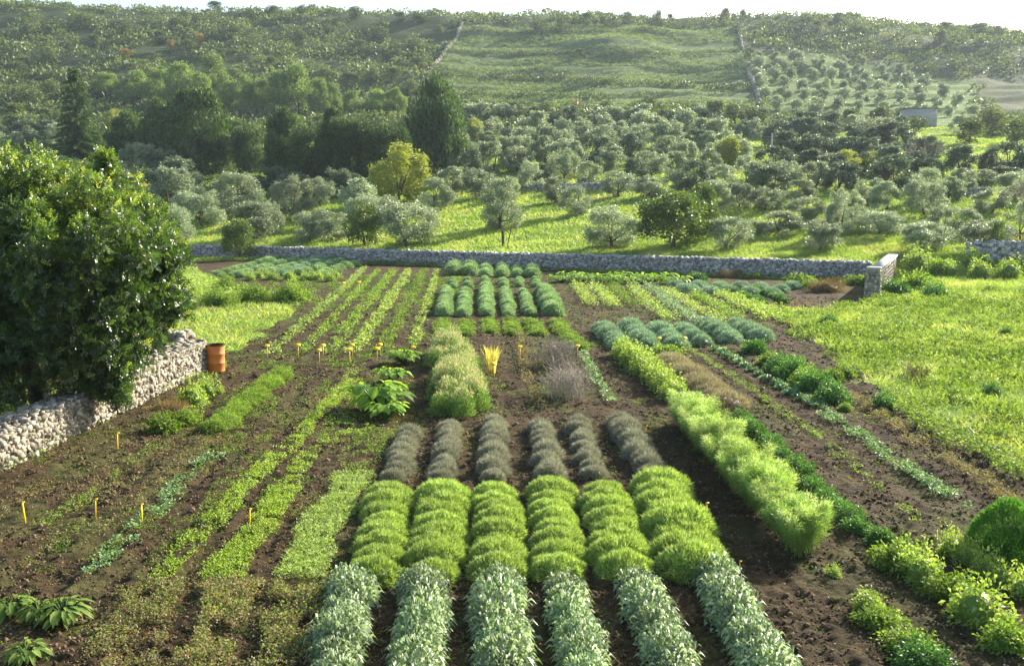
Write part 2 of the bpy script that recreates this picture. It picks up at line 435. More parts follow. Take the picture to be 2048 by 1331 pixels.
def stones(mb, P, size):
    n = len(P)
    V = IV[None] * (1 + rng.uniform(-.22, .22, (n, 12, 1)))
    V = np.sign(V) * np.abs(V) ** .65
    aa = rng.uniform(-.6, .6, n)[:, None]; V = np.stack([V[..., 0] * np.cos(aa) - V[..., 2] * np.sin(aa), V[..., 1], V[..., 0] * np.sin(aa) + V[..., 2] * np.cos(aa)], -1)
    V = V * size[:, None, :] + P[:, None, :]
    F = IF_[None] + (np.arange(n) * 12)[:, None, None]
    mb.add(V.reshape(-1, 3), [F.reshape(-1, 3)], np.repeat(rng.random(n), 12))

CUBE = np.array([(x, y, z) for x in (-1, 1) for y in (-1, 1) for z in (-1, 1)], float)
CF = np.array([(0, 1, 3, 2), (4, 6, 7, 5), (0, 4, 5, 1), (2, 3, 7, 6), (0, 2, 6, 4), (1, 5, 7, 3)])
def blocks(mb, P, size):
    """angular broken stones"""
    n = len(P)
    V = CUBE[None] * rng.uniform(.45, 1.15, (n, 8, 3)) * size[:, None, :] * 1.02
    for ax in (2, 0):
        a = rng.uniform(-.5, .5, n)[:, None] * (2.5 if ax == 2 else 1); i, j = [(0, 1), None, (1, 2)][0 if ax == 2 else 2]
        p, q = V[..., i].copy(), V[..., j].copy(); V[..., i] = p * np.cos(a) - q * np.sin(a); V[..., j] = p * np.sin(a) + q * np.cos(a)
    V = V + P[:, None, :]
    F = CF[None] + (np.arange(n) * 8)[:, None, None]
    mb.add(V.reshape(-1, 3), [F.reshape(-1, 4)], np.repeat(rng.random(n), 8))

def rubble_wall(name, label, A, B, h0, h1, th, ss, mat, base=None, rag=.1, tagcat='stone wall'):
    """stones on both faces, on the ends and along the top of a solid core"""
    A = np.array(A, float); B = np.array(B, float); L = np.linalg.norm(B - A)
    d = (B - A) / L; nr = np.array([-d[1], d[0]])
    mb = MB()
    # core
    k = max(2, int(L / 1.0)); ts = np.linspace(0, 1, k + 1)
    V = []
    for t in ts:
        c = A + d * L * t; z = (base(c[0], c[1]) if base else 0); h = h0 + (h1 - h0) * t - ss * .5
        for sg in (-1, 1):
            q = c + nr * sg * (th / 2 - ss * .35)
            V.append((q[0], q[1], z - .2)); V.append((q[0], q[1], z + h))
    F = []
    for i in range(k):
        a = i * 4; b = a + 4
        F += [(a, b, b + 1, a + 1), (a + 2, a + 3, b + 3, b + 2), (a + 1, b + 1, b + 3, a + 3)]
    F += [(0, 1, 3, 2), (4 * k, 4 * k + 2, 4 * k + 3, 4 * k + 1)]
    mb.add(V, [np.array(F)], 0.0)
    P = []
    step = ss * .8
    for t in np.arange(0, L, step):
        h = h0 + (h1 - h0) * t / L + rng.uniform(-rag, rag) * .6
        for z in np.arange(ss * .3, h + .001, step * .85):
            for sg in (-1, 1):
                c = A + d * (t + rng.uniform(-.3, .3) * ss) + nr * sg * (th / 2 - ss * .3 + rng.uniform(-.02, .03))
                P.append((c[0], c[1], z + rng.uniform(-.2, .2) * ss + (base(c[0], c[1]) if base else 0)))
        for u in np.arange(-th / 2 + ss * .3, th / 2, step):
            c = A + d * (t + rng.uniform(-.3, .3) * ss) + nr * u
            P.append((c[0], c[1], h - ss * .3 + rng.uniform(-.02, .08) + (base(c[0], c[1]) if base else 0)))
    for e, q in ((0, A), (1, B)):
        h = (h0, h1)[e]
        for u in np.arange(-th / 2 + ss * .3, th / 2, step):
            for z in np.arange(ss * .3, h, step * .85):
                c = q + nr * u; P.append((c[0], c[1], z + (base(c[0], c[1]) if base else 0)))
    P = np.array(P)
    P = P + rng.normal(size=P.shape) * ss * .10
    S = ss * rng.uniform(.40, .85, (len(P), 3)) * rng.uniform(.75, 1.15, (len(P), 1)); S[:, 2] *= .75
    blocks(mb, P, S)
    o = mb.obj(name, M[mat])
    return tag(o, label, tagcat)

# far wall across the back of the garden
rubble_wall('stone_wall', 'long grey rubble wall across the back of the vegetable garden', (-46, 99.9), (25.6, 65.2), .90, 1.14, .6, .19, 'greystone', rag=.05)
# pale near wall beside the tree
wa, _ = G(0, 945); wb, _ = G(412, 742)
dirw = (wb[:2] - wa[:2]); a0 = wa[:2] - dirw * .55
rubble_wall('stone_wall', 'pale sunlit rubble wall running from the left edge up to the orange drum', (a0[0] - .42, a0[1]), (wb[0] - .42, wb[1]), .60, .98, .85, .12, 'stone', rag=.04)
rubble_wall('stone_wall', 'short shaded rubble wall behind the far end of the pale wall', (wb[0] - 6.5, wb[1] + 3.2), (wb[0] - .9, wb[1] + 1.2), .85, 1.05, .6, .2, 'stone', rag=.08)
rubble_wall('stone_wall', 'low grey rubble wall at the far right edge of the grove', (33, 66.5), (62, 61.0), 1.3, 1.3, .5, .3, 'greystone', base=lambda x, y: gz(x, y) - .1)

# field walls on the hill and the terrace walls in the grove
def low_wall(pts, h, th, label, mat='greystone', ss=.6):
    mb = MB()
    W = [G(*p)[0] for p in pts]
    P = []
    for a, b in zip(W[:-1], W[1:]):
        L = np.linalg.norm(b - a); n = int(L / (ss * .55)) + 1
        for t in np.linspace(0, 1, n):
            c = a + (b - a) * t
            z = gz(c[0], c[1])
            for q in np.arange(0, h, ss * .6):
                P.append((c[0] + rng.uniform(-1, 1) * th / 3, c[1] + rng.uniform(-1, 1) * th / 3, z + q))
    P = np.array(P); S = ss * rng.uniform(.4, .75, (len(P), 3))
    stones(mb, P, S)
    return tag(mb.obj('field_wall', M[mat]), label, 'stone wall')
low_wall([(926, 44), (915, 75), (890, 105), (862, 140), (846, 158)], .9, .9, 'pale stone field wall climbing the hill left of the green field', 'stone')
low_wall([(1476, 50), (1481, 80), (1484, 100)], .9, .9, 'upper stone field wall climbing to the hilltop right of the green field', 'stone')
low_wall([(1494, 135), (1505, 165), (1515, 190), (1524, 212)], .9, .9, 'stone field wall between the green field and the hillside olive grid', 'stone')
low_wall([(905, 382), (1060, 381), (1200, 379), (1300, 381)], .7, .5, 'low terrace wall between olive trees in the middle of the grove', ss=.35)
low_wall([(1860, 392), (1920, 391), (1975, 392)], .7, .5, 'low terrace wall between olive trees at the right of the grove', ss=.35)

# right boundary wall with a rendered end pier and pale coping
def right_wall():
    a, _ = G(1744, 594); A = a[:2]; B = np.array([28.6, 68.5])
    root = empty('boundary_wall', (A[0], A[1], 0)); tag(root, 'tapering pale boundary wall with flat coping and square end pier', 'garden wall')
    d = (B - A); L = np.linalg.norm(d); d /= L; nr = np.array([d[1], -d[0]])
    def prism(mb, t0, t1, hw0, hw1, z0, h0, h1, r=.5):
        V = []
        for t, h in ((t0, h0), (t1, h1)):
            for sg in (-1, 1):
                b0 = d * t + nr * sg * hw0; b1 = d * t + nr * sg * hw1
                V.append((b0[0], b0[1], z0)); V.append((b1[0], b1[1], h))
        mb.add(V, [np.array([(0, 1, 3, 2), (4, 6, 7, 5), (0, 4, 5, 1), (2, 3, 7, 6), (1, 5, 7, 3), (0, 2, 6, 4)])], r)
    mb = MB(); prism(mb, .62, L, .36, .27, -.2, 1.42, 1.42)
    mb.obj('wall', M['render'], root)
    mb = MB(); prism(mb, 0, .60, .42, .34, -.2, 1.56, 1.56)
    mb.obj('pier', M['render'], root)
    mb = MB(); prism(mb, .65, L + .1, .33, .33, 1.42, 1.52, 1.52)
    prism(mb, -.05, .66, .38, .38, 1.56, 1.66, 1.66)
    mb.obj('coping', M['cap'], root)
    rp = MB()
    P = []
    for t in np.arange(.05, .6, .2):
        for z in np.arange(.05, 1.5, .17):
            for sg in (-1, 1):
                wdt = .42 - .08 * z / 1.56
                c = d * (t + rng.uniform(-.03, .03)) + nr * sg * (wdt - .06); P.append((c[0], c[1], z))
    for u in np.arange(-.32, .36, .16):
        for z in np.arange(.05, 1.5, .17):
            c = d * .05 + nr * u * (1 - .12 * z); P.append((c[0], c[1], z))
    for t in np.arange(.7, L, .26):
        for z in np.arange(.05, 1.38, .2):
            for sg in (-1, 1):
                c = d * t + nr * sg * (.36 - .07 * z - .06); P.append((c[0], c[1], z + rng.uniform(-.04, .04)))
    P = np.array(P); S = rng.uniform(.08, .14, (len(P), 3)); stones(rp, P, S)
    rp.obj('facing_stones', M['stone'], root)
right_wall()

# ------------------------------------------------------------------ plant prototypes
def hemi(n, low=-.1):
    z = rng.uniform(low, 1, n); a = rng.uniform(0, 2 * math.pi, n); r = np.sqrt(np.clip(1 - z * z, 0, 1))
    return np.stack([r * np.cos(a), r * np.sin(a), z], 1)

def dome(n, rx, ry, h, L, W, out=1.0, up=.5, jit=.4, shell=(.8, 1.0), kind='diamond', droop=.2, lump=.12, core=True, rr=(0, 1), nlump=2.5, flat=None):
    mb = MB()
    d = hemi(n); ph = rng.uniform(0, 50)
    lm = 1 + lump * (noise(d[:, 0] * nlump + ph, d[:, 1] * nlump + d[:, 2] * 2, 3) - .5) * 2
    r = rng.uniform(*shell, n) * lm
    sc = np.array([rx, ry, h])
    P = d * sc * r[:, None]; P[:, 2] = np.maximum(P[:, 2], .01)
    nrm = d / sc; nrm /= np.linalg.norm(nrm, axis=1)[:, None]
    D = nrm * out + np.array([0, 0, up]) + rng.normal(size=(n, 3)) * jit
    Ls = L * rng.uniform(.7, 1.25, n); Ws = W * rng.uniform(.8, 1.2, n)
    mb.leaves(P, D, Ls, Ws, rng.uniform(rr[0], rr[1], n), nrm=(nrm + rng.normal(size=(n, 3)) * .5) if flat else None, kind=kind, droop=droop)
    if core:
        m = 120; d2 = IV * np.array([rx, ry, h]) * .74; d2[:, 2] = np.maximum(d2[:, 2], 0)
        mb.add(d2, [IF_], .1)
    return mb

PR = {}
def protos(key, name, mat, fn, n):
    PR[key] = [(name, fn().mesh(name, M[mat])) for _ in range(n)]

protos('sage', 'sage_plant', 'sage', lambda: dome(820, .36, .36, .42, .15, .040, .8, .5, .5, (.55, 1), 'arch', .55, .18), 4)
protos('mound', 'herb_mound', 'mound', lambda: dome(5600, .46, .43, .33, .080, .013, .8, .35, .5, (.88, 1.02), 'blade', .3, .12, nlump=4), 4)
protos('lav', 'lavender_plant', 'lav', lambda: dome(2600, .30, .30, .29, .10, .011, .9, .3, .4, (.7, 1), 'blade', .0, .16), 4)
protos('lavgreen', 'herb_tuft', 'lavgreen', lambda: dome(1300, .38, .38, .42, .13, .022, .8, .5, .35, (.75, 1), 'blade', .1, .1), 3)
protos('santolina', 'santolina_plant', 'santolina', lambda: dome(1700, .50, .50, .44, .12, .020, .9, .4, .3, (.8, 1), 'blade', .1, .08), 3)
protos('darkmound', 'dark_herb_bush', 'dark', lambda: dome(2200, .5, .5, .55, .11, .045, .7, .4, .5, (.6, 1.05), 'diamond', .3, .5), 3)
protos('leafy', 'leafy_herb', 'yherb', lambda: dome(1100, .38, .38, .60, .09, .04, .6, .5, .6, (.45, 1), 'diamond', .3, .5), 3)
protos('hedge', 'clipped_herb', 'herb', lambda: dome(2600, .42, .42, .42, .08, .018, .7, .5, .6, (.7, 1.05), 'blade', .1, .35), 3)
protos('purple', 'thyme_cushion', 'purple', lambda: dome(1800, .50, .40, .30, .10, .014, .6, .6, .4, (.8, 1), 'blade', .0, .1), 3)
protos('greenherb', 'green_herb', 'herb', lambda: dome(1500, .42, .42, .42, .10, .04, .6, .5, .6, (.45, 1.05), 'diamond', .3, .5), 3)
protos('bigbush', 'leafy_bush', 'herb', lambda: dome(6000, .9, .8, 1.0, .11, .05, .6, .5, .6, (.55, 1.05), 'diamond', .3, .55), 2)
protos('rusty', 'dry_brown_bush', 'rust', lambda: dome(2600, .9, .6, .8, .22, .014, .5, .8, .4, (.4, 1), 'blade', .0, .4), 2)
protos('silver', 'silver_leaf_plant', 'silverleaf', lambda: dome(60, .18, .18, .14, .22, .07, 1.0, .4, .3, (.1, .8), 'arch', .5, .1), 3)
M['ball'] = leafmat('round_bush_leaf', ['35601c', '467828', '5a8e32', '74a444'], tr=.35, rough=.75, spec=.1, vary=0)
protos('ball', 'round_green_bush', 'ball', lambda: dome(14000, .64, .64, .84, .05, .018, .9, .4, .45, (.88, 1.02), 'blade', .0, .07), 1)
protos('flowerspike', 'flowering_herb', 'yherb', lambda: dome(900, .25, .25, .42, .06, .025, .5, .8, .5, (.4, 1), 'diamond', .1, .6), 2)

def fennel_proto():
    mb = MB()
    for k in range(26):
        a = rng.uniform(0, 6.28); lean = rng.uniform(.05, .50); hh = rng.uniform(.6, 1.05)
        base = np.array([rng.uniform(-.16, .16), rng.uniform(-.22, .22), 0])
        tip = base + np.array([math.cos(a) * lean, math.sin(a) * lean, hh])
        pts = [base, (base + tip) / 2 + np.array([0, 0, .08]), tip]
        mb.tube(pts, [.012, .008, .003], 4, .2, cap=False)
        m = 420
        t = rng.uniform(.22, 1.0, m) ** .8
        c = base + (tip - base) * t[:, None] + np.array([0, 0, .08]) * (4 * t * (1 - t))[:, None]
        off = rng.normal(size=(m, 3)) * np.array([.07, .07, .05]) * (1.25 - .6 * t)[:, None]
        P = c + off
        P[:, 2] = np.maximum(P[:, 2], .03)
        D = off * 8 + np.array([math.cos(a) * .3, math.sin(a) * .3, .5]) + rng.normal(size=(m, 3)) * .3
        rn = np.clip(.12 + .8 * t * rng.uniform(.5, 1.2, m), 0, 1) * rng.choice([.45, .8, 1, 1.15])
        mb.leaves(P, D, rng.uniform(.05, .10, m), .009, rn, kind='blade', droop=.4)
    return mb
protos('fennel', 'fennel_plant', 'fennel', fennel_proto, 4)

CNT = {}
def place(key, x, y, label, cat, group=None, s=1.0, sz=None, rot=None, sx=1.0, zo=-.03, name=None):
    v = PR[key]; i = CNT.get(key, 0); CNT[key] = i + 1
    nm, me = v[i % len(v)]
    o = bpy.data.objects.new(name or nm, me); COL.objects.link(o)
    o.location = (x, y, gz(x, y) + zo)
    o.rotation_euler = (rng.uniform(-.06, .06), rng.uniform(-.06, .06), rng.uniform(0, 6.28) if rot is None else rot)
    s = s * rng.uniform(.9, 1.08)
    o.scale = (s * sx, s, (sz or s) * rng.uniform(.9, 1.1))
    return tag(o, label, cat, group)

def row(key, p0, p1, zmid, spacing, desc, rowdesc, cat, group, s=1.0, sx=1.0, sz=None, jit=.05, front='front', rot=None, skip=0.0):
    """a row of single plants from pixel p0 (far) to p1 (near)"""
    a, _ = G(p0[0], p0[1], zmid); b, _ = G(p1[0], p1[1], zmid)
    L = math.hypot(*(b - a)[:2]); n = max(1, int(round(L / spacing)))
    base_rot = math.atan2(-(b - a)[0], (b - a)[1]) if L > .01 else 0
    out = []
    for k in range(n + 1):
        t = 1 - k / max(n, 1)
        c = a + (b - a) * t
        r = (base_rot + rng.choice([0, math.pi]) + rng.uniform(-.12, .12)) if rot is None else None
        lb = f"{desc}, {ordw(k + 1)} from the {front} in {rowdesc}"
        out.append(place(key, c[0] + rng.uniform(-jit, jit), c[1] + rng.uniform(-jit, jit), lb, cat, group, s * rng.uniform(.88, 1.1), sz, r, sx))
    return out

# --- sage rows in the foreground
SG = [((708, 1140), (655, 1350)), ((848, 1150), (829, 1350)), ((992, 1150), (1008, 1350)), ((1131, 1146), (1176, 1350)), ((1280, 1142), (1368, 1350)), ((1431, 1130), (1570, 1350))]
for i, (p0, p1) in enumerate(SG):
    row('sage', p0, p1, .3, .44, 'silvery sage clump', f'the {ordw(i+1)} sage row from the left', 'sage plant', 'sage clumps in six foreground rows', s=(.96, .95, .97, .88, .88, 1.05)[i])
# --- bright green mounds
MG = [((779, 972), (748, 1122)), ((888, 978), (864, 1122)), ((992, 972), (998, 1115)), ((1101, 966), (1118, 1115)), ((1208, 968), (1250, 1115)), ((1318, 958), (1390, 1112))]
for i, (p0, p1) in enumerate(MG):
    row('mound', p0, p1, .25, .56, 'bright green herb mound', f'the {ordw(i+1)} mound row from the left', 'herb plant', 'green herb mounds in six rows', jit=.05, s=(1.0, 1.04, 1.0, 1.03, 1.07, 1.2)[i])
# --- grey lavender
LG = [((818, 858), (790, 942)), ((903, 843), (885, 942)), ((988, 835), (986, 938)), ((1083, 843), (1099, 936)), ((1156, 838), (1186, 934)), ((1240, 832), (1302, 934))]
for i, (p0, p1) in enumerate(LG):
    row('lav', p0, p1, .2, .52, 'grey lavender cushion', f'the {ordw(i+1)} lavender row from the left', 'lavender', 'grey lavender cushions behind the green mounds', s=(.95, .98, 1.0, 1.05, .98, 1.2)[i])

# --- six herb columns further up the garden
cols3 = [(893, 578, 889, 622, 1.0), (931, 578, 927, 622, .95), (971, 570, 973, 622, 1.0), (1010, 578, 1018, 622, .9), (1046, 578, 1060, 620, .85), (1088, 578, 1108, 622, 1.35)]
for i, (x0, y0, x1, y1, s) in enumerate(cols3):
    row('lavgreen', (x0, y0), (x1, y1), .2, .62, 'grey-green herb tuft', f'the {ordw(i+1)} middle tuft column from the left', 'herb plant', 'herb tufts in the upper middle columns', s=s)
for i, (x, y, s) in enumerate([(909, 537, 1.7), (940, 537, 1.7), (971, 539, 1.25), (1003, 540, 1.25), (1033, 541, 1.2), (1064, 541, 1.4)]):
    row('lavgreen', (x, y - 5), (x + (1 if x > 965 else -1), y + 6), .2, 1.5, 'large grey-green dome', f'the {ordw(i+1)} wall-side column', 'herb plant', 'herb domes just below the long wall', s=s)
for i, (x, y, s) in enumerate([(905, 563, .8), (936, 562, .9), (971, 560, .9), (1006, 561, .9), (1038, 560, .8), (1072, 562, .9)]):
    row('lavgreen', (x, y - 4), (x, y + 5), .2, 1.3, 'small grey-green tuft', f'the {ordw(i+1)} short column', 'herb plant', 'small herb tufts in the upper middle columns', s=s)
cols4 = [(886, 640, 884, 662), (932, 640, 932, 664), (978, 638, 981, 660), (1020, 638, 1026, 662), (1066, 640, 1075, 662), (1112, 640, 1160, 692)]
for i, (x0, y0, x1, y1) in enumerate(cols4):
    row('greenherb', (x0, y0), (x1, y1), .1, .6, 'low yellow-green herb', f'the {ordw(i+1)} low column', 'herb plant', 'low herbs behind the flowering bush', s=.85, sz=.5)

# --- blue-green mounds on the right
SM = [((1207, 653), (1244, 683)), ((1262, 650), (1298, 684)), ((1311, 652), (1352, 682)), ((1362, 654), (1402, 677)), ((1416, 648), (1464, 672)), ((1474, 645), (1519, 668))]
for i, (p0, p1) in enumerate(SM):
    row('santolina', p0, p1, .2, .85, 'blue-green rounded cushion', f'the {ordw(i+1)} cushion row from the left', 'herb plant', 'blue-green cushions in six short rows', s=1.05)
UP = [(1352, 566, 1.3), (1376, 574, 1.5), (1398, 568, 1.2), (1424, 579, 1.3), (1440, 569, 1.2), (1458, 579, 1.2), (1482, 571, 1.3), (1500, 579, 1.2), (1521, 571, 1.2), (1543, 581, 1.2), (1562, 575, 1.1), (1585, 568, 1.2)]
for i, (x, y, s) in enumerate(UP):
    p, _ = G(x, y, .25); place('santolina', p[0], p[1], f'dark grey-green dome by the far wall, {ordw(i+1)} from the left', 'herb plant', 'dark domes near the far wall', s, sz=1.1)
for i, (x0, y0, x1, y1) in enumerate([(1466, 582, 1530, 606), (1507, 577, 1572, 601)]):
    row('darkmound', (x0, y0), (x1, y1), .12, .8, 'small dark green herb', f'the {("left","right")[i]} short diagonal row', 'herb plant', 'short dark herb rows near the meadow', s=.55)

# --- light leafy hedge leading to the fennel
row('leafy', (1247, 692), (1352, 778), .3, .45, 'pale leafy stemmed herb', 'the pale row', 'herb plant', 'pale leafy herbs behind the fennel', s=1.1)
# --- fennel hedge
row('fennel', (1370, 816), (1606, 1060), .4, .32, 'feathery bright green fennel', 'the fennel hedge', 'fennel', 'fennel plants in the tall feathery hedge', s=.98, sz=.85, rot='r', jit=.06)
# --- brown-purple cushions right of it
row('purple', (1335, 716), (1452, 800), .15, .62, 'brownish purple thyme cushion', 'its row beside the pale herbs', 'thyme', 'purple-brown cushions', s=1.3)
p, _ = G(1332, 703, .2); place('greenherb', p[0], p[1], 'fresh green herb at the far end of the purple cushions', 'herb plant', None, 1.3)
# --- dark herb row on the right of the fennel
for k, o in enumerate(row('darkmound', (1480, 828), (1752, 1068), .15, .55, 'dark glossy herb', 'the row beside the fennel', 'herb plant', 'dark herbs right of the fennel', s=.5, rot='r', jit=.12)):
    pass
# --- dark bushes along the meadow edge
EB = [(1509, 690, .85), (1537, 712, .9), (1560, 724, .8), (1588, 738, 1.0), (1610, 752, 1.0), (1632, 764, 1.0), (1663, 786, .9), (1668, 740, .75), (1768, 796, .7), (1560, 733, .5), (1690, 800, .5)]
for i, (x, y, s) in enumerate(EB):
    p, _ = G(x, y, .25); place('darkmound' if i % 3 != 1 else 'greenherb', p[0], p[1], f'dense green bush along the meadow edge, {ordw(i+1)} going nearer' if i not in (7, 8, 9, 10) else ('round dark bush just inside the meadow edge', 'spreading dark clump in the meadow edge grass', 'small green bush tucked beside the meadow edge bushes', 'small bush at the near end of the meadow edge row')[i - 7], 'bush', 'green bushes along the meadow edge', s)
# --- lower right bushes
LB = [('greenherb', 1796, 1102, 1.0, 'bright green spreading herb, farthest of the lower right clumps'), ('leafy', 1843, 1126, .9, 'yellow-green grassy clump between two green herbs'),
      ('greenherb', 1902, 1160, 1.0, 'bushy bright green herb behind the yellowing one'), ('leafy', 1955, 1208, 1.2, 'yellow-tinged bushy herb near the lower right corner'),
      ('greenherb', 2019, 1256, .9, 'low green herb at the lower right edge'), ('leafy', 1734, 1186, .6, 'small yellow-orange herb alone on the soil'),
      ('greenherb', 1762, 1216, .7, 'small green herb beside the yellow-orange one'), ('greenherb', 1820, 1262, .7, 'green sprawling herb near the bottom edge'),
      ('darkmound', 1846, 1298, .55, 'dark low herb by the bottom edge, right of the sage'), ('leafy', 1668, 1125, .35, 'tiny orange-tinted seedling past the fennel')]
for k, x, y, s, lb in LB:
    p, _ = G(x, y, .2); place(k, p[0], p[1], lb, 'herb plant', 'separate herbs in the lower right soil', s, sz=s * .9)
p, _ = G(2018, 1100, .1); place('ball', p[0], p[1], 'dense round dark green bush at the right edge', 'bush', None, 1.0)
row('flowerspike', (1905, 1085), (2052, 1160), .2, .42, 'yellow-green flowering spike', 'the row beside the round bush', 'herb plant', 'flowering spikes by the round bush', s=1.0, rot='r')

# --- left hedge and the clumps beside the pale wall
row('hedge', (566, 735), (432, 836), .25, .55, 'low green hedge herb', 'the hedge right of the drum', 'herb plant', 'low hedge herbs right of the drum', s=.92, sz=.75)
for k, x, y, s, lb in [('rusty', 352, 812, .55, 'reddish dry clump beside the pale wall'), ('leafy', 384, 790, 1.2, 'tall light green herb clump beside the pale wall'), ('greenherb', 330, 838, 1.1, 'low green clump nearest the pale wall'), ('leafy', 412, 772, .9, 'loose green herb near the foot of the drum'), ('leafy', 440, 768, .4, 'small yellow tuft right below the drum'), ('greenherb', 372, 826, .8, 'small green clump in front of the tall light one')]:
    p, _ = G(x, y, .25); place(k, p[0], p[1], lb, 'herb plant', None, s)

# --- upper left beds
for i, (p0, p1) in enumerate([((540, 519), (440, 548)), ((590, 519), (480, 547)), ((632, 519), (530, 545)), ((664, 519), (566, 544)), ((690, 519), (604, 544)), ((704, 526), (645, 545))]):
    row('lavgreen' if i != 3 else 'santolina', p0, p1, .2, 1.7, 'rounded grey-green tuft', f'the {ordw(i+1)} upper left diagonal row', 'herb plant', 'tufts in the upper left bed', s=1.5, sz=1.1, jit=.15)
for i, (x, y, s) in enumerate([(500, 553, 1.2), (520, 550, 1.1), (545, 552, 1.3), (578, 552, 1.3), (610, 553, 1.2), (635, 553, 1.3), (672, 551, 1.4), (660, 556, 1.1)]):
    p, _ = G(x, y, .2); place('leafy', p[0], p[1], f'pale yellowish clump in the upper left bed, {ordw(i+1)} of the front line', 'herb plant', 'pale clumps in the upper left bed', s, sz=s * .8)
for x, y, s, lb in [(509, 582, 1.0, 'big rounded pale green bush, left of the pair in the upper left'), (584, 582, 1.1, 'big rounded pale green bush at the corner of the upper left soil'), (440, 590, 1.0, 'bushy green clump beside the large tree'), (455, 565, .9, 'leafy bush under the tip of the large tree')]:
    p, _ = G(x, y, .5); place('bigbush', p[0], p[1], lb, 'bush', 'pale bushes at the upper left', s, sz=s * .85)
# --- rust bushes at the upper right, shrubs by the wall
for x, y, s, lb in [(1650, 572, 1.5, 'rust-brown dry bush left of the boundary wall pier'), (1450, 545, .9, 'left small brown dry bush against the far wall'), (1477, 542, .9, 'right small brown dry bush against the far wall')]:
    p, _ = G(x, y, .3); place('rusty', p[0], p[1], lb, 'bush', None, s, sz=s * .7)
for k, x, y, s, lb in [('greenherb', 1715, 558, 1.9, 'yellow-green shrub at the corner of the two walls'), ('greenherb', 1600, 560, 2.2, 'glaucous leafy shrub left of the rust-brown bush'), ('greenherb', 1625, 566, 1.8, 'dark leafy shrub touching the rust-brown bush'), ('darkmound', 1395, 552, 1.2, 'leafy herb left of the brown dry bushes'), ('greenherb', 1512, 547, 1.3, 'green leafy herb right of the brown dry bushes')]:
    p, _ = G(x, y, .3); place(k, p[0], p[1], lb, 'bush', None, s, sz=s * .8)
# --- squash-like leaf bed below the far wall on the right: single plants
def bigleaf_plant(n, R, L, seed, red=False, H=.5, asp=.8):
    mb = MB()
    for k in range(n):
        a = k * 2.4 + rng.uniform(-.3, .3); r = rng.uniform(.3, 1) * R
        tip = np.array([math.cos(a) * r, math.sin(a) * r, H * rng.uniform(.6, 1.1)])
        mb.tube([(0, 0, 0), tip * .6 + np.array([0, 0, .05]), tip], [.02, .014, .01], 5, .0 if not red else .0)
        d = np.array([math.cos(a), math.sin(a), -.25 + rng.uniform(-.2, .5)]); d /= np.linalg.norm(d)
        sd = np.cross(d, [0, 0, 1.0]); sd /= np.linalg.norm(sd); up = np.cross(sd, d)
        l = L * rng.uniform(.7, 1.2); wv = l * asp * rng.uniform(.85, 1.15)
        prof = [(0, 0), (.06, .55), (.25, .95), (.5, 1.0), (.75, .72), (1.0, .0)]
        V = [tip]; rr = rng.uniform(.2, 1)
        mid = []; lf = []; rt = []
        for (u, wd) in prof:
            c = tip + d * l * (u - .12) + np.array([0, 0, -1]) * l * .35 * u * u
            mid.append(c); wob = rng.uniform(.88, 1.1)
            lf.append(c + sd * wv * .5 * wd * wob + up * wv * .16 * wd + d * rng.uniform(-.03, .03) * l)
            rt.append(c - sd * wv * .5 * wd * wob + up * wv * .16 * wd + d * rng.uniform(-.03, .03) * l)
        V = np.array(mid + lf + rt); m = len(prof); F = []
        for i in range(m - 1):
            F += [(i, i + 1, m + i + 1, m + i), (i, 2 * m + i, 2 * m + i + 1, i + 1)]
        mb.add(V, [np.array(F)], rr)
    return mb
PR['rhubarb'] = [('rhubarb_plant', bigleaf_plant(70, .50, .21, 1, H=.40).mesh('rhubarb_plant', M['bigleaf'])) for _ in range(3)]
PR['squash'] = [('squash_plant', bigleaf_plant(80, 1.0, .24, 1, H=.4).mesh('squash_plant', M['bigleaf'])) for _ in range(2)]
PR['artichoke'] = [('artichoke_plant', bigleaf_plant(80, .24, .19, 1, H=.26, asp=.36).mesh('artichoke_plant', M['herb'])) for _ in range(2)]
for i, (x, y) in enumerate([(1122, 556), (1145, 551), (1168, 556), (1190, 550), (1212, 557), (1235, 552), (1258, 558), (1280, 552), (1302, 557), (1322, 553), (1345, 560)]):
    p, _ = G(x, y, .25); place('squash', p[0], p[1], f'broad-leaved plant in the lush bed below the wall, {ordw(i+1)} from the left', 'leafy plant', 'broad-leaved plants below the far wall', 1.1)
for x, y, s, lb in [(752, 805, 1.5, 'huge bright green rhubarb with drooping leaves'), (772, 822, 1.0, 'smaller rhubarb in front of the huge one'), (785, 748, 1.05, 'rhubarb with red stalks between the other two'), (806, 715, 1.15, 'rhubarb with cupped leaves nearest the stakes')]:
    p, _ = G(x, y, .2); place('rhubarb', p[0], p[1], lb, 'rhubarb', 'rhubarb left of the flowering bush', s)
for x, y, s, lb in [(22, 1200, .9, 'broad-leaved artichoke at the left edge'), (75, 1210, .85, 'pale artichoke with long leaves, near the left edge'), (125, 1215, 1.0, 'silvery artichoke, rightmost at the lower left'), (50, 1290, .9, 'artichoke nearest the bottom left corner')]:
    p, _ = G(x, y, .2); place('artichoke', p[0], p[1], lb, 'artichoke', 'artichokes at the lower left', s)

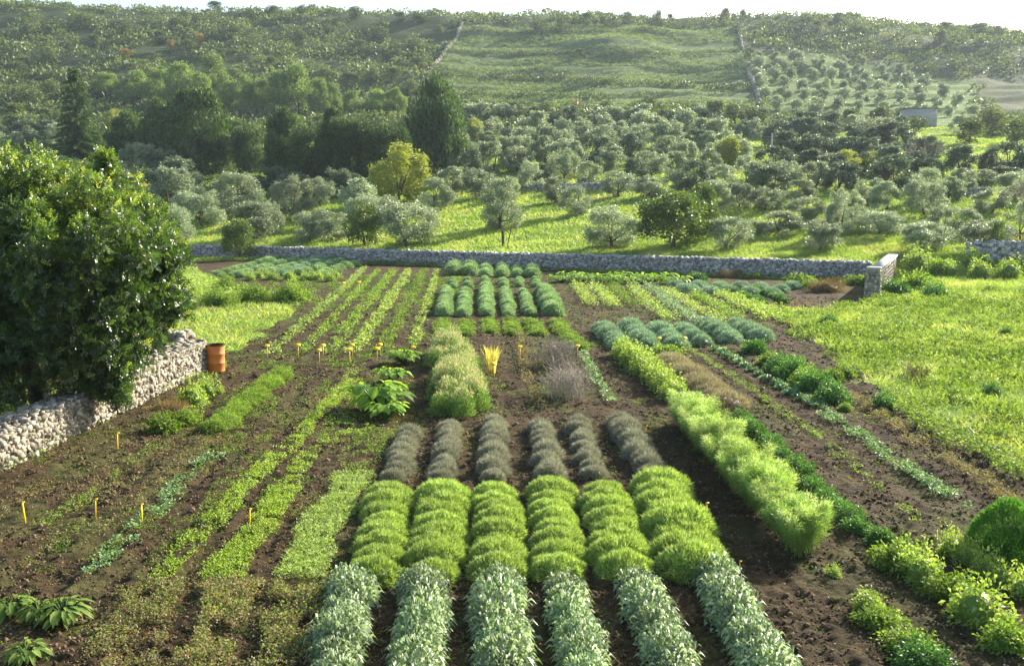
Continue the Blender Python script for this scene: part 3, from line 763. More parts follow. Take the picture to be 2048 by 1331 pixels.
# --- big flowering bush, golden grass and bare twiggy shrub in the middle
def flowering_bush():
    root = None; mb = MB()
    a, _ = G(905, 690, .2); b, _ = G(915, 815, .2)
    c0 = (a + b) / 2
    for k in range(46):
        t = rng.random() ** .9; c = a + (b - a) * t - c0
        env = .55 + .45 * math.sin(math.pi * min(1, .15 + t * .8))
        off = np.array([rng.uniform(-.62, .62) * env, rng.uniform(-.25, .25), 0])
        R = rng.uniform(.28, .50); h = rng.uniform(.55, 1.12) * (.75 + .35 * env) * (1 - .35 * abs(off[0]))
        m = int(3800 * R * h * 2); d = hemi(m, -.1); r = rng.uniform(.45, 1.08, m)
        P = d * np.array([R, R, h]) * r[:, None] + c * [1, 1, 0] + off; P[:, 2] = np.maximum(P[:, 2], .02)
        D = d * .5 + np.array([0, 0, .9]) + rng.normal(size=P.shape) * .4
        rn = np.where((r > .86) & (P[:, 2] > .45), rng.uniform(.25, 1, m), rng.uniform(0, .45, m))
        mb.leaves(P, D, rng.uniform(.06, .13, m), .020, rn, kind='diamond', droop=.1)
    o = mb.obj('flowering_bush', M['oleander'], loc=(c0[0], c0[1], 0))
    tag(o, 'large pinkish green flowering bush in the middle of the garden', 'bush')
flowering_bush()

def blades(n, R, H, W, lean, mat, name, px, py, label, cat, tw=0, s=1):
    mb = MB(); a = rng.uniform(0, 6.28, n); r = R * np.sqrt(rng.random(n)) * .3
    P = np.stack([r * np.cos(a), r * np.sin(a), np.zeros(n)], 1)
    D = np.stack([np.cos(a) * lean * rng.uniform(0, 1, n), np.sin(a) * lean * rng.uniform(0, 1, n), np.ones(n)], 1)
    L = H * rng.uniform(.5, 1.1, n)
    mid = P + D * L[:, None] * .6
    mb.leaves(P, D, L * .7, W, kind='blade', droop=0)
    D2 = D + np.stack([np.cos(a) * .5, np.sin(a) * .5, np.zeros(n)], 1) * lean
    mb.leaves(P + D * L[:, None] * .35, D2, L * .75, W, kind='diamond', droop=.25)
    p, _ = G(px, py)
    return tag(mb.obj(name, M[mat], loc=(p[0], p[1], p[2] - .03)), label, cat)
blades(140, .4, 1.0, .014, .22, 'straw', 'golden_grass', 983, 744, 'golden yellow grass tuft beside the flowering bush', 'ornamental grass')

def twiggy(px, py, w_, h_, label, n=150, mat='twig', name='bare_shrub', len_=1):
    mb = MB(); p, _ = G(px, py)
    for k in range(n):
        a = rng.uniform(0, 6.28); b = np.array([rng.normal() * w_ * .25, rng.normal() * len_ * .3, 0])
        t = b + np.array([math.cos(a) * w_ * .35 * rng.random(), math.sin(a) * len_ * .25 * rng.random(), h_ * rng.uniform(.6, 1.05)])
        m = (b + t) / 2 + rng.normal(size=3) * .04
        mb.tube([b, m, t], [.006, .005, .002], 3, rng.random(), cap=False)
        for q in range(7):
            u = rng.uniform(.35, .95); c = b + (t - b) * u
            e = c + np.array([rng.normal() * .14, rng.normal() * .14, rng.uniform(.05, .25)])
            mb.tube([c, e], [.005, .003], 3, rng.random(), cap=False)
    return tag(mb.obj(name, M[mat], loc=(p[0], p[1], p[2] - .03)), label, 'shrub')
twiggy(1115, 730, 1.1, .85, 'far bare grey twiggy shrub beside the yellow stakes', len_=1.7, n=120)
twiggy(1138, 790, 1.1, .85, 'near bare grey twiggy shrub above the lavender rows', len_=2.0, n=130)
twiggy(1830, 760, .6, .5, 'thin dry brown stalks standing in the right meadow', n=25, mat='rust', name='dry_stalks')

# ------------------------------------------------------------------ low crop strips (nobody could count their seedlings)
def strip(pts, width, dens, mat, label, L=.07, W=.03, h=.08, patch=.35, up=.9, name='low_crop', kind='diamond', seed=0, z0=.0):
    W3 = [G(*p)[0] for p in pts]; mb = MB(); Ps = []
    for a, b in zip(W3[:-1], W3[1:]):
        l = math.hypot(*(b - a)[:2]); n = int(l * width * dens)
        t = rng.random(n)[:, None]; u = rng.uniform(-.5, .5, n) * width + rng.normal(size=n) * width * .06
        d = (b - a)[:2] / (l + 1e-6); nr = np.array([-d[1], d[0]])
        q = a[:2] + (b - a)[:2] * t
        u = u * (.45 + 1.0 * fbm(q[:, 0] / .9, q[:, 1] / .9, 23 + seed, 2)) + (noise(q[:, 0] * 0 + seed, q[:, 1] / 1.4, 29) - .5) * width * .3
        P = q + nr * u[:, None]
        Ps.append(P)
    P = np.concatenate(Ps)
    nz = fbm(P[:, 0] / .35 + seed, P[:, 1] / .35, 17 + seed, 3)
    P = P[nz > patch]
    hh = h * (.4 + fbm(P[:, 0] / .25, P[:, 1] / .25, 19) * 1.2) * rng.random(len(P))
    Q = np.column_stack([P, hz(P[:, 0], P[:, 1]) + hh + z0])
    n = len(Q); a = rng.uniform(0, 6.28, n)
    D = np.stack([np.cos(a), np.sin(a), np.full(n, up) * rng.uniform(.2, 1.2, n)], 1)
    dist = np.hypot(Q[:, 0], Q[:, 1])
    mb.leaves(Q, D, L * rng.uniform(.6, 1.3, n), W, kind=kind, droop=.15)
    return tag(mb.obj(name, M[mat]), label, 'low crop', kind='stuff')

UL = [[(731, 535), (688, 576), (538, 710)], [(758, 539), (719, 580), (599, 710)], [(791, 539), (750, 587), (654, 706)], [(818, 539), (794, 580), (705, 706)], [(849, 539), (828, 587), (760, 703)], [(875, 539), (862, 587), (825, 692)]]
for i, pts in enumerate(UL):
    strip(pts, (.55, .42, .62, .62, .62, .42)[i], 180, ('mound', 'herb', 'herb', 'yherb', 'herb', 'yherb')[i], f'low seedlings in the {ordw(i+1)} upper left row', .11, .045, .12, .40 if i != 1 else .38, seed=i)
strip([(731, 528), (800, 527), (878, 529)], 1.6, 120, 'herb', 'lush low green crop under the far wall left of centre', .16, .07, .3, .3)
strip([(705, 760), (610, 860), (485, 974), (331, 1156)], .5, 1500, 'strip', 'pale green creeping strip, left of the two bright ones', .05, .022, .09, .40, seed=3)
strip([(571, 975), (505, 1068), (440, 1158)], .62, 3000, 'strip', 'bright yellow-green creeping strip in the lower left', .05, .018, .09, .30, seed=4)
strip([(740, 850), (640, 890), (571, 975)], .5, 900, 'strip', 'patchy far end of the bright creeping strip', .05, .022, .07, .47, seed=4)
strip([(708, 950), (670, 1010), (586, 1158)], .74, 2800, 'mound', 'dense grey-green creeping strip left of the mounds', .06, .013, .12, .25, seed=5, kind='blade')
strip([(745, 860), (708, 950)], .8, 800, 'herb', 'patchy green weeds beyond the grey-green strip', .05, .022, .07, .42, seed=6)
strip([(440, 905), (360, 960), (293, 1042), (184, 1152)], .45, 520, 'silverleaf', 'bluish green leafy line at the lower left', .07, .035, .10, .50, seed=7)
for i, pts in enumerate([[(330, 1165), (240, 1345)], [(465, 1165), (400, 1345)], [(590, 1170), (555, 1345)]]):
    strip(pts, .75, 2600, 'brownherb', f'brown and green low creeper, {ordw(i+1)} strip at the bottom left', .05, .022, .13, .45, seed=8 + i)
    strip(pts, .8, 900, 'herb', f'shiny green leaves among the brown creeper, {ordw(i+1)} strip', .045, .022, .16, .50, seed=8 + i)
strip([(880, 525), (700, 720), (590, 800), (470, 960)], .3, 10, 'herb', 'thin weeds in the left furrows', .05, .02, .05, .5)
strip([(660, 762), (560, 850), (500, 905), (400, 1030), (300, 1160)], .4, 500, 'herb', 'thin weedy line left of the creeping strips', .05, .02, .07, .5, seed=12)
strip([(800, 760), (740, 800), (690, 850)], 1.3, 420, 'herb', 'grassy weeds around the rhubarb', .05, .02, .05, .45, seed=13)
for i, pts in enumerate([[(520, 770), (420, 880), (300, 980), (120, 1100)], [(560, 790), (450, 900), (330, 1010), (190, 1130)], [(720, 730), (650, 810), (560, 900), (420, 1060)], [(770, 730), (700, 800), (640, 880), (520, 1030)], [(330, 880), (240, 950), (60, 1060)]]):
    strip(pts, .45, 420, ('brownherb', 'herb', 'yherb', 'herb', 'herb')[i], f'thin scattered weed line, {ordw(i+1)} in the left soil', .05, .02, .07, .47, seed=50 + i)
strip([(350, 524), (450, 521), (560, 519), (700, 521)], 2.6, 90, 'herb', 'weedy grass at the foot of the far wall on the left', .16, .05, .25, .30, seed=61)
strip([(905, 527), (1100, 532), (1300, 539), (1500, 548), (1680, 560)], 1.3, 90, 'dark', 'dark weeds at the foot of the far wall', .16, .05, .22, .36, seed=62)
strip([(360, 560), (430, 585), (520, 600)], 3.0, 90, 'yherb', 'tall pale weeds between the bushes at the upper left', .2, .04, .35, .34, seed=63)
# right side
for i, (pts, wd, mt, dn, sd) in enumerate([
        ([(1150, 572), (1188, 612)], .7, 'yherb', 200, 1), ([(1182, 572), (1232, 614)], .8, 'yherb', 170, 2), ([(1222, 574), (1272, 616)], .8, 'herb', 170, 3),
        ([(1262, 574), (1300, 612), (1350, 645)], .7, 'mound', 190, 4), ([(1296, 574), (1350, 618), (1405, 650)], .7, 'lavgreen', 220, 5),
        ([(1330, 582), (1400, 625), (1450, 648)], .7, 'yherb', 180, 6), ([(1385, 590), (1440, 618), (1475, 640)], .9, 'herb', 200, 7), ([(1440, 590), (1500, 615), (1560, 640)], 1.2, 'yherb', 220, 8)]):
    strip(pts, wd, dn, mt, f'low crop in the {ordw(i+1)} upper right row', .12, .05, .34, .28, seed=sd + 20)
strip([(1376, 696), (1500, 775), (1650, 884), (1843, 1045)], .30, 650, 'herb', 'narrow line of seedlings right of the purple cushions', .05, .025, .06, .44, seed=31)
strip([(1610, 795), (1694, 857), (1936, 1022)], .42, 850, 'silverleaf', 'silvery seedlings in a dense narrow line', .08, .035, .10, .40, seed=32)
strip([(1700, 790), (1786, 850), (1955, 960), (2060, 1040)], .55, 900, 'brownherb', 'brownish weedy line between soil rows at the right', .07, .02, .16, .44, seed=33)
strip([(1790, 810), (1900, 880), (2060, 960)], .9, 420, 'herb', 'green leafy edge of the right meadow', .1, .04, .25, .36, seed=34)
strip([(1040, 665), (1048, 740), (1078, 820)], .35, 300, 'brownherb', 'thin yellow-brown herb line in the middle', .08, .025, .18, .4, seed=35)
strip([(1165, 705), (1190, 760), (1222, 806)], .35, 260, 'silverleaf', 'pale leaved line right of the bare shrubs', .1, .05, .16, .4, seed=36)
strip([(1080, 700), (1120, 800)], 1.1, 90, 'herb', 'scattered seedlings under the bare shrubs', .06, .03, .06, .42, seed=37)
strip([(1440, 820), (1560, 930), (1700, 1060)], .3, 200, 'herb', 'weeds at the foot of the dark herbs', .05, .025, .08, .45, seed=38)
strip([(1560, 600), (1640, 620), (1750, 640)], 3.0, 40, 'brownherb', 'thin weeds on the bare path near the pier', .1, .03, .08, .4, seed=39)
# rows of single silver plants
row('silver', (1432, 694), (1600, 790), .08, .75, 'single silvery seedling', 'the sparse row', 'seedling', 'single silvery seedlings', s=1.0, rot='r')
strip([(0, 945), (130, 868), (300, 790), (410, 752)], .55, 420, 'herb', 'green weeds along the foot of the pale wall', .09, .035, .2, .33, seed=41)

# ------------------------------------------------------------------ weeds, grass
def scatter(n, xr, yr, want, mat, name, label, L, W, h, dens=None, up=.8, kind='blade', cat='grass', per=1, droop=.15, power=1.0):
    mb = MB()
    u = rng.random(n)
    y = yr[0] * (yr[1] / yr[0]) ** u if power == 1 else rng.uniform(yr[0], yr[1], n)
    x = rng.uniform(-.62, .62, n) * (y + 8) if xr is None else rng.uniform(*xr, n)
    c = cover(x, y); k = np.isin(c, want)
    if dens is not None: k &= dens(x, y) > rng.random(n)
    x = x[k]; y = y[k]
    if per > 1:
        x = np.repeat(x, per) + rng.normal(size=len(x) * per) * .05; y = np.repeat(y, per) + rng.normal(size=len(y) * per) * .05
    m = len(x)
    sc = np.clip((y / 25.0), .7, 5.0) ** .75
    z = hz(x, y) - .04 + rng.random(m) * h * .3
    a = rng.uniform(0, 6.28, m)
    D = np.stack([np.cos(a), np.sin(a), up * rng.uniform(.4, 1.6, m)], 1)
    P = np.column_stack([x, y, z])
    hn = .55 + .9 * fbm(x / .9, y / .9, 51, 3)
    mb.leaves(P, D, L * hn * rng.uniform(.6, 1.3, m) * (sc ** .5), W * sc, np.clip(fbm(x / 2.2, y / 2.2, 61) * 1.3 - .25 + rng.normal(size=m) * .16, 0, 1), kind=kind, droop=droop)
    return tag(mb.obj(name, M[mat]), label, cat, kind='stuff')

scatter(520000, (8, 60), (16, 80), [1, 2], 'grass', 'meadow_grass', 'lush bright green meadow grass on the right', .24, .022, .1, power=0, up=1.0,
        dens=lambda x, y: np.where(x < y * .62 + 6, 1.0, 0) * (.35 + .65 * (fbm(x / 1.3, y / 1.3, 71) > .42)))
scatter(60000, (8, 60), (16, 80), [1], 'herb', 'meadow_herbs', 'broad leaved green herbs growing through the right meadow', .2, .06, .2, power=0, up=.8, kind='diamond',
        dens=lambda x, y: (fbm(x / 1.6, y / 1.6, 73) > .56) * 1.0)
scatter(130000, (-40, -4), (12, 80), [1, 2], 'grass', 'garden_grass', 'green grass beyond the drum on the left', .22, .025, .1, power=0, up=1.0)
scatter(420000, None, (72, 230), [2, 6], 'grass', 'orchard_grass', 'bright green grass under the olive trees', .22, .030, .1, power=1, up=1.0)
scatter(5000, (12, 45), (14, 45), [1], 'flower', 'meadow_flowers', 'tiny orange flowers dotted in the right meadow', .07, .05, .5, power=0, up=.3, kind='diamond', cat='flowers',
        dens=lambda x, y: (fbm(x / 2, y / 2, 81) > .60) * .35)
scatter(3000, (-16, -6), (30, 50), [1], 'flower', 'garden_flowers', 'tiny orange flowers dotted in the left grass', .07, .05, .5, power=0, up=.3, kind='diamond', cat='flowers',
        dens=lambda x, y: (fbm(x / 2, y / 2, 83) > .58) * .35)
scatter(110000, (-14, 16), (10, 70), [0], 'herb', 'soil_weeds', 'tiny green weeds sprinkled over the tilled soil', .075, .026, .04, power=0, up=.4, kind='diamond', cat='weeds', per=5,
        dens=lambda x, y: np.clip((fbm(x / .8, y / 1.2, 44) - .40) * 3.4, 0.05, 1) * np.where(x < -1.5, 1, .3))
scatter(22000, (-12, 0), (11, 30), [0], 'brownherb', 'dry_weeds', 'dry brownish weeds over the lower left soil', .085, .024, .04, power=0, up=.5, kind='diamond', cat='weeds', per=4,
        dens=lambda x, y: np.clip((fbm(x / .9, y / 1.3, 46) - .46) * 4, 0, 1))
# pale pebbles and clods
def clods():
    mb = MB(); n = 60000
    y = 10 * (5.5) ** rng.random(n); x = rng.uniform(-.60, .62, n) * (y + 4)
    c = cover(x, y); k = (c == 0) & (fbm(x / .8, y / .8, 111) > .40); x = x[k]; y = y[k]
    sz = rng.uniform(.010, .030, (len(x), 3)) * (y[:, None] / 18) ** .5 * (1 + (rng.random((len(x), 1)) > .93))
    P = np.column_stack([x, y, hz(x, y) + (fbm(x / .15, y / .15, 3, 3) - .5) * .13 + (fbm(x / .45, y / 1.1, 4, 3) - .5) * .12 + (fbm(x / .28, y / 3.0, 8, 2) - .5) * .10 - .03])
    stones(mb, P, sz)
    tag(mb.obj('soil_clods', M['clod']), 'crumbly dark clods covering the tilled soil', 'soil clods', kind='stuff')
clods()
def pebbles():
    mb = MB(); n = 2500
    y = 10 * (6.0) ** rng.random(n); x = rng.uniform(-12, 14, n)
    c = cover(x, y); k = (c == 0); x = x[k]; y = y[k]
    P = np.column_stack([x, y, hz(x, y) - .0])
    stones(mb, P, rng.uniform(.006, .018, (len(x), 3)))
    tag(mb.obj('pebbles', M['stone']), 'small pale pebbles lying on the tilled soil', 'pebbles', kind='stuff')
pebbles()

# ------------------------------------------------------------------ tree prototypes (unit height, unit width)
def crown(nl, nleaf, L, W, lobes_r=.22, zr=(.25, 1.0), shape='round', up=.5, jit=.6, kind='diamond', shellmin=.6, droop=.1, sub=5):
    mb = MB(); C = []; R = []
    for k in range(nl):
        for _ in range(60):
            z = rng.uniform(zr[0], zr[1]); t = (z - zr[0]) / (zr[1] - zr[0])
            if shape == 'round': wr = math.sqrt(max(0, 1 - (2 * t - .9) ** 2 / 1.25))
            elif shape == 'flat': wr = math.sqrt(max(0, 1 - t)) ** .7
            elif shape == 'cone': wr = (1 - t) ** .85
            elif shape == 'ovoid': wr = math.sin(math.pi * (t * .75 + .22)) ** .8
            else: wr = 1
            r = lobes_r * rng.uniform(.6, 1.2) * (.55 + .45 * wr)
            rad = max(0, .5 * wr - r * .8) * math.sqrt(rng.uniform(.35, 1)); a = rng.uniform(0, 6.28)
            c = np.array([rad * math.cos(a), rad * math.sin(a), min(z, zr[1] - r * .9)])
            if all(np.linalg.norm(c - q) > .5 * lobes_r for q in C): break
        C.append(c); R.append(r)
    if sub:
        C0, R0 = list(C), list(R)
        for c, r in zip(C0, R0):
            for q in range(sub):
                d = rng.normal(size=3); d /= np.linalg.norm(d); d[2] = abs(d[2]) * (1 if rng.random() < .75 else -1)
                C.append(c + d * r * rng.uniform(.75, 1.2)); R.append(r * rng.uniform(.28, .5))
        w8 = np.array(R) ** 2; ns = np.maximum(8, (nleaf * w8 / w8.sum())).astype(int); C_ret = C0
    else: ns = [nleaf // nl] * nl; C_ret = C
    for c, r, per in zip(C, R, ns):
        d = rng.normal(size=(per, 3)); d /= np.linalg.norm(d, axis=1)[:, None]
        q = rng.uniform(shellmin, 1.18, per)
        rb = r * (1 + .25 * (noise(d[:, 0] * 3 + c[0] * 9, d[:, 1] * 3 + d[:, 2] * 3, 2) - .5) * 2)
        P = c + d * (q * rb)[:, None] * (np.array([1, 1, 1.5]) if r < lobes_r * .5 else 1)
        D = d * .6 + np.array([0, 0, up]) + rng.normal(size=(per, 3)) * jit
        mb.leaves(P, D, L * rng.uniform(.6, 1.4, per), W * rng.uniform(.8, 1.2, per), np.clip(rng.random(per) * .75 + rng.uniform(-.1, .3), 0, 1), kind=kind, droop=droop)
    return mb, C_ret

def trunk(C, h=.3, r=.035, nb=6, multi=1):
    mb = MB()
    for q in range(multi):
        b = np.array([rng.uniform(-.03, .03) * (multi > 1), rng.uniform(-.03, .03) * (multi > 1), -.03])
        top = b + np.array([rng.uniform(-.05, .05), rng.uniform(-.05, .05), h])
        mb.tube([b, b * .5 + top * .5 + np.array([rng.uniform(-.015, .015), 0, 0]), top], [r * 1.25, r * .9, r * .75], 8, rng.random())
        for c in sorted(C, key=lambda v: rng.random())[:nb]:
            m = top * .5 + np.array(c) * .5 + np.array([0, 0, -.03])
            mb.tube([top * .97 + b * .03, m, c], [r * .6, r * .35, r * .12], 5, rng.random(), cap=False)
    return mb

TP = {}
def tproto(key, n, cm, bark='bark', tr=None, **kw):
    TP[key] = []
    for _ in range(n):
        mb, C = crown(**kw)
        t = trunk(C, **(tr or {}))
        TP[key].append((mb.mesh('crown', M[cm]), t.mesh('trunk', M[bark], True)))

tproto('olive', 8, 'olive', nl=24, nleaf=11000, shellmin=.4, jit=.8, L=.042, W=.017, lobes_r=.135, zr=(.05, 1), shape='round', up=.9, tr=dict(h=.2, r=.03))
tproto('olivemid', 6, 'olive', nl=24, nleaf=7500, shellmin=.4, jit=.8, L=.05, W=.024, lobes_r=.13, zr=(.03, 1), shape='round', up=.9, tr=dict(h=.22, r=.03))
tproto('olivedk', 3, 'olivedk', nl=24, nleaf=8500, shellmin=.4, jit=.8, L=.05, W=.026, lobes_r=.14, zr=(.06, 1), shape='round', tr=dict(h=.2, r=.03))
tproto('olivefar', 4, 'olive', nl=13, nleaf=2600, L=.085, W=.045, lobes_r=.18, zr=(.04, 1), shape='round', tr=dict(h=.2, r=.03, nb=3))
tproto('pine', 3, 'pine', nl=28, nleaf=9000, L=.05, W=.022, lobes_r=.14, zr=(.14, 1), shape='ovoid', up=.8, tr=dict(h=.4, r=.02))
tproto('broad', 3, 'greentree', nl=26, nleaf=9000, L=.04, W=.026, lobes_r=.15, zr=(.12, 1), shape='round', tr=dict(h=.25, r=.03))
tproto('yellow', 3, 'yellowtree', nl=28, nleaf=10000, L=.036, W=.026, lobes_r=.14, zr=(.1, 1), shape='round', tr=dict(h=.2, r=.03))
tproto('darkcon', 3, 'conifer', nl=64, nleaf=24000, L=.042, W=.018, lobes_r=.14, zr=(.03, 1), shape='ovoid', up=1.2, jit=.3, tr=dict(h=.5, r=.03))
tproto('cypresshedge', 3, 'conifer', nl=44, nleaf=18000, L=.045, W=.022, lobes_r=.17, zr=(.03, 1), shape='box', up=1.2, jit=.3, tr=dict(h=.5, r=.03))
tproto('scrubtree', 4, 'scrub', nl=10, nleaf=2000, L=.085, W=.045, lobes_r=.24, zr=(.05, 1), shape='round', tr=dict(h=.2, r=.03, nb=3))
tproto('orange', 1, 'autumn', nl=8, nleaf=900, L=.09, W=.05, lobes_r=.24, zr=(.05, 1), shape='round', tr=dict(h=.2, r=.03, nb=3))

def cedar_proto():
    mb = MB(); C = []
    for t in np.linspace(.04, .97, 24):
        R = .5 * (1 - t) ** .8 * rng.uniform(.85, 1.1) + .02
        nb = max(5, int(14 * (1 - t)))
        for k in range(nb):
            a = k * 6.28 / nb + rng.uniform(-.25, .25) + t * 9; R2 = R * rng.uniform(.7, 1.1)
            z = t + rng.uniform(-.015, .015); m = int(70 + 260 * (1 - t))
            u = rng.uniform(.1, 1, m); P = np.stack([np.cos(a) * u * R2, np.sin(a) * u * R2, z - .12 * u * u * R2 + 0 * u], 1)
            P += rng.normal(size=(m, 3)) * np.array([.028, .028, .007]) * (1.3 - u)[:, None]
            D = np.stack([np.full(m, np.cos(a)), np.full(m, np.sin(a)), rng.uniform(-.4, .5, m)], 1) + rng.normal(size=(m, 3)) * .4
            mb.leaves(P, D, rng.uniform(.02, .04, m), .009, np.clip(u * .8 + rng.normal(size=m) * .15, 0, 1), kind='diamond', droop=.2)
    t = MB(); t.tube([(0, 0, -.02), (0, 0, .5), (0, 0, .98)], [.025, .016, .003], 8)
    return mb.mesh('crown', M['conifer']), t.mesh('trunk', M['darkbark'], True)
TP['cedar'] = [cedar_proto()]

NAMES = dict(olive='olive_tree', olivemid='olive_tree', olivedk='olive_tree', olivefar='olive_tree', pine='pine_tree', broad='broadleaf_tree', yellow='autumn_tree', darkcon='conifer_tree', cypresshedge='cypress_tree', scrubtree='hill_bush', orange='autumn_bush', cedar='cedar_tree')
TC = {}
ALLT = []
def tree_at(key, x, y, h, w_, label, cat, group=None, z=None):
    w_ *= 1.18 if 'olive' in key else 1.06
    far = math.hypot(x, y) > 250
    if far and key == 'olivefar': w_ *= .92
    v = TP[key]; i = TC.get(key, int(rng.integers(0, 9))); TC[key] = i + 1
    cm, tm = v[i % len(v)]
    root = empty(NAMES[key], (x, y, gz(x, y) if z is None else z))
    root.rotation_euler = (0, 0, rng.uniform(0, 6.28)); root.scale = (w_ * rng.uniform(.85, 1.15), w_ * rng.uniform(.85, 1.15), h)
    c = bpy.data.objects.new('crown', cm); COL.objects.link(c); c.parent = root
    t = bpy.data.objects.new('trunk', tm); COL.objects.link(t); t.parent = root
    ALLT.append((x, y))
    return tag(root, label, cat, group)

def tree(key, px, base, top, wpx, label, cat='tree', group=None):
    p, t = G(px, base)
    return tree_at(key, p[0], p[1], (base - top) / FPX * t, wpx / FPX * t, label, cat, group, z=p[2])

# --- olives right behind the long wall
FRONT = [(345, 492, 412, 80), (505, 480, 408, 115), (618, 482, 425, 70), (664, 482, 420, 80), (815, 492, 395, 140), (1000, 458, 362, 90), (1224, 497, 415, 110), (1455, 498, 435, 85), (1500, 470, 440, 50),
         (1555, 468, 425, 90), (1640, 500, 440, 100), (1740, 458, 415, 60), (1850, 500, 445, 90), (1760, 470, 425, 90), (1930, 470, 420, 70), (1850, 462, 440, 60), (1975, 500, 440, 110), (2040, 480, 400, 70), (1680, 470, 380, 60), (1885, 470, 410, 60)]
FRONT.sort()
for i, (x, b, t, ww) in enumerate(FRONT):
    tree('olive', x, b, t, ww, f'grey-green olive just behind the long wall, {ordw(i+1)} from the left', 'olive tree', 'olive trees of the front rank behind the wall')
SECOND = [(405, 452, 374, 100), (475, 435, 350, 85), (582, 440, 355, 85), (641, 412, 356, 62), (345, 430, 338, 80), (715, 440, 360, 80), (735, 455, 390, 80), (868, 420, 360, 65), (905, 390, 335, 55), (1062, 380, 322, 60), (1112, 408, 358, 60), (1150, 430, 375, 65), (1125, 362, 300, 70), (1240, 395, 340, 65), (1300, 395, 352, 60), (1430, 425, 362, 70), (1480, 415, 368, 55), (1530, 420, 375, 75), (1610, 440, 395, 70), (1600, 405, 362, 60), (1690, 445, 380, 60), (1735, 410, 358, 60), (1770, 420, 365, 60), (1850, 430, 352, 75), (1855, 405, 340, 60), (1925, 390, 338, 55), (1985, 425, 378, 70), (2030, 400, 345, 70), (540, 470, 405, 60), (1020, 400, 355, 50)]
SECOND.sort()
for i, (x, b, t, ww) in enumerate(SECOND):
    tree('olive' if i % 3 else 'olivemid', x, b, t, ww, f'olive on the open grass, {ordw(i+1)} from the left of the second rank', 'olive tree', 'olive trees of the second rank on the grass')
THIRD = [(940, 370, 300, 60), (985, 350, 285, 60), (1035, 345, 295, 55), (1150, 345, 285, 55), (1080, 372, 330, 50), (1180, 375, 325, 55), (1222, 345, 295, 60), (1270, 372, 318, 55), (1305, 362, 300, 65), (1350, 355, 305, 50), (1395, 378, 322, 65), (1350, 382, 340, 50), (1440, 388, 332, 60), (1490, 372, 315, 75), (1540, 388, 335, 75), (1575, 372, 320, 65), (1630, 380, 325, 65), (1680, 380, 325, 70), (1780, 378, 312, 95), (1900, 400, 355, 50), (1960, 372, 340, 50), (2010, 365, 335, 60), (905, 345, 290, 50), (960, 395, 335, 60), (1420, 350, 300, 45), (1655, 350, 308, 50)]
THIRD.sort()
for i, (x, b, t, ww) in enumerate(THIRD):
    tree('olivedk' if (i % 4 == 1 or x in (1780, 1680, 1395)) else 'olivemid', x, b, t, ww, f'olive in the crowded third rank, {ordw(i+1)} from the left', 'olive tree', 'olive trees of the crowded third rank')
# fourth and fifth ranks: behind them, growing smaller
def rank(yb, hh, x0, x1, step, ww, key, word, jity=6, dk=.2):
    xs = np.arange(x0, x1, step); k = 0
    for x in xs:
        if 1795 < x < 1890 and 225 < yb < 300: continue
        k += 1
        kk = key if rng.random() > dk else 'olivedk'
        yy = yb + rng.uniform(-jity, jity) + (x - 1024) * .008; sc = rng.uniform(.8, 1.25)
        tree(kk, x + rng.uniform(-.3, .3) * step, yy, yy - hh * sc, ww * sc, f'olive in the {word} rank, {ordw(k)} from the left', 'olive tree', f'olive trees of the {word} rank')
rank(330, 52, 880, 1500, 42, 55, 'olivemid', 'fourth')
rank(300, 45, 940, 1480, 37, 48, 'olivemid', 'fifth', dk=.25)
rank(272, 40, 960, 1560, 40, 44, 'olivefar', 'sixth', dk=.15)
rank(250, 34, 930, 1540, 44, 46, 'olivefar', 'seventh', dk=.5)
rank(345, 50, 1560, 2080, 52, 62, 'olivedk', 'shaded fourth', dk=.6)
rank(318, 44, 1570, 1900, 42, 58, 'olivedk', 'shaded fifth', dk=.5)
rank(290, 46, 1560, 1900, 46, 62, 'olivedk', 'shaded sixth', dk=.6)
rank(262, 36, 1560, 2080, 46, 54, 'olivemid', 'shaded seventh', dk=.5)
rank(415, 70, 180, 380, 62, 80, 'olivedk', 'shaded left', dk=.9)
rank(370, 60, 150, 380, 60, 80, 'olivemid', 'left wood edge', dk=.6)
rank(315, 50, -10, 130, 42, 62, 'olivemid', 'far left', dk=.3)
rank(280, 34, -10, 120, 36, 50, 'olivemid', 'upper far left', dk=.3)
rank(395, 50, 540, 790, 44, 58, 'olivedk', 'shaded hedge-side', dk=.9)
# hillside olive grid on the right
k = 0
for r, (yb, x0, x1, n) in enumerate([(127, 1512, 1720, 6), (143, 1520, 1800, 8), (160, 1512, 1850, 10), (178, 1525, 1880, 10), (197, 1530, 1915, 11), (217, 1548, 1940, 10)]):
    for i in range(n):
        x = x0 + (x1 - x0) * i / (n - 1) + rng.uniform(-5, 5); yy = yb + (x - 1500) * .045 + rng.uniform(-2, 2); sc = rng.uniform(.85, 1.15)
        tree('olivefar', x, yy, yy - 26 * sc, 27 * sc, f'small hillside olive, {ordw(i+1)} from the left in the {ordw(r+1)} grid row down', 'olive tree', 'olive trees in the hillside grid')

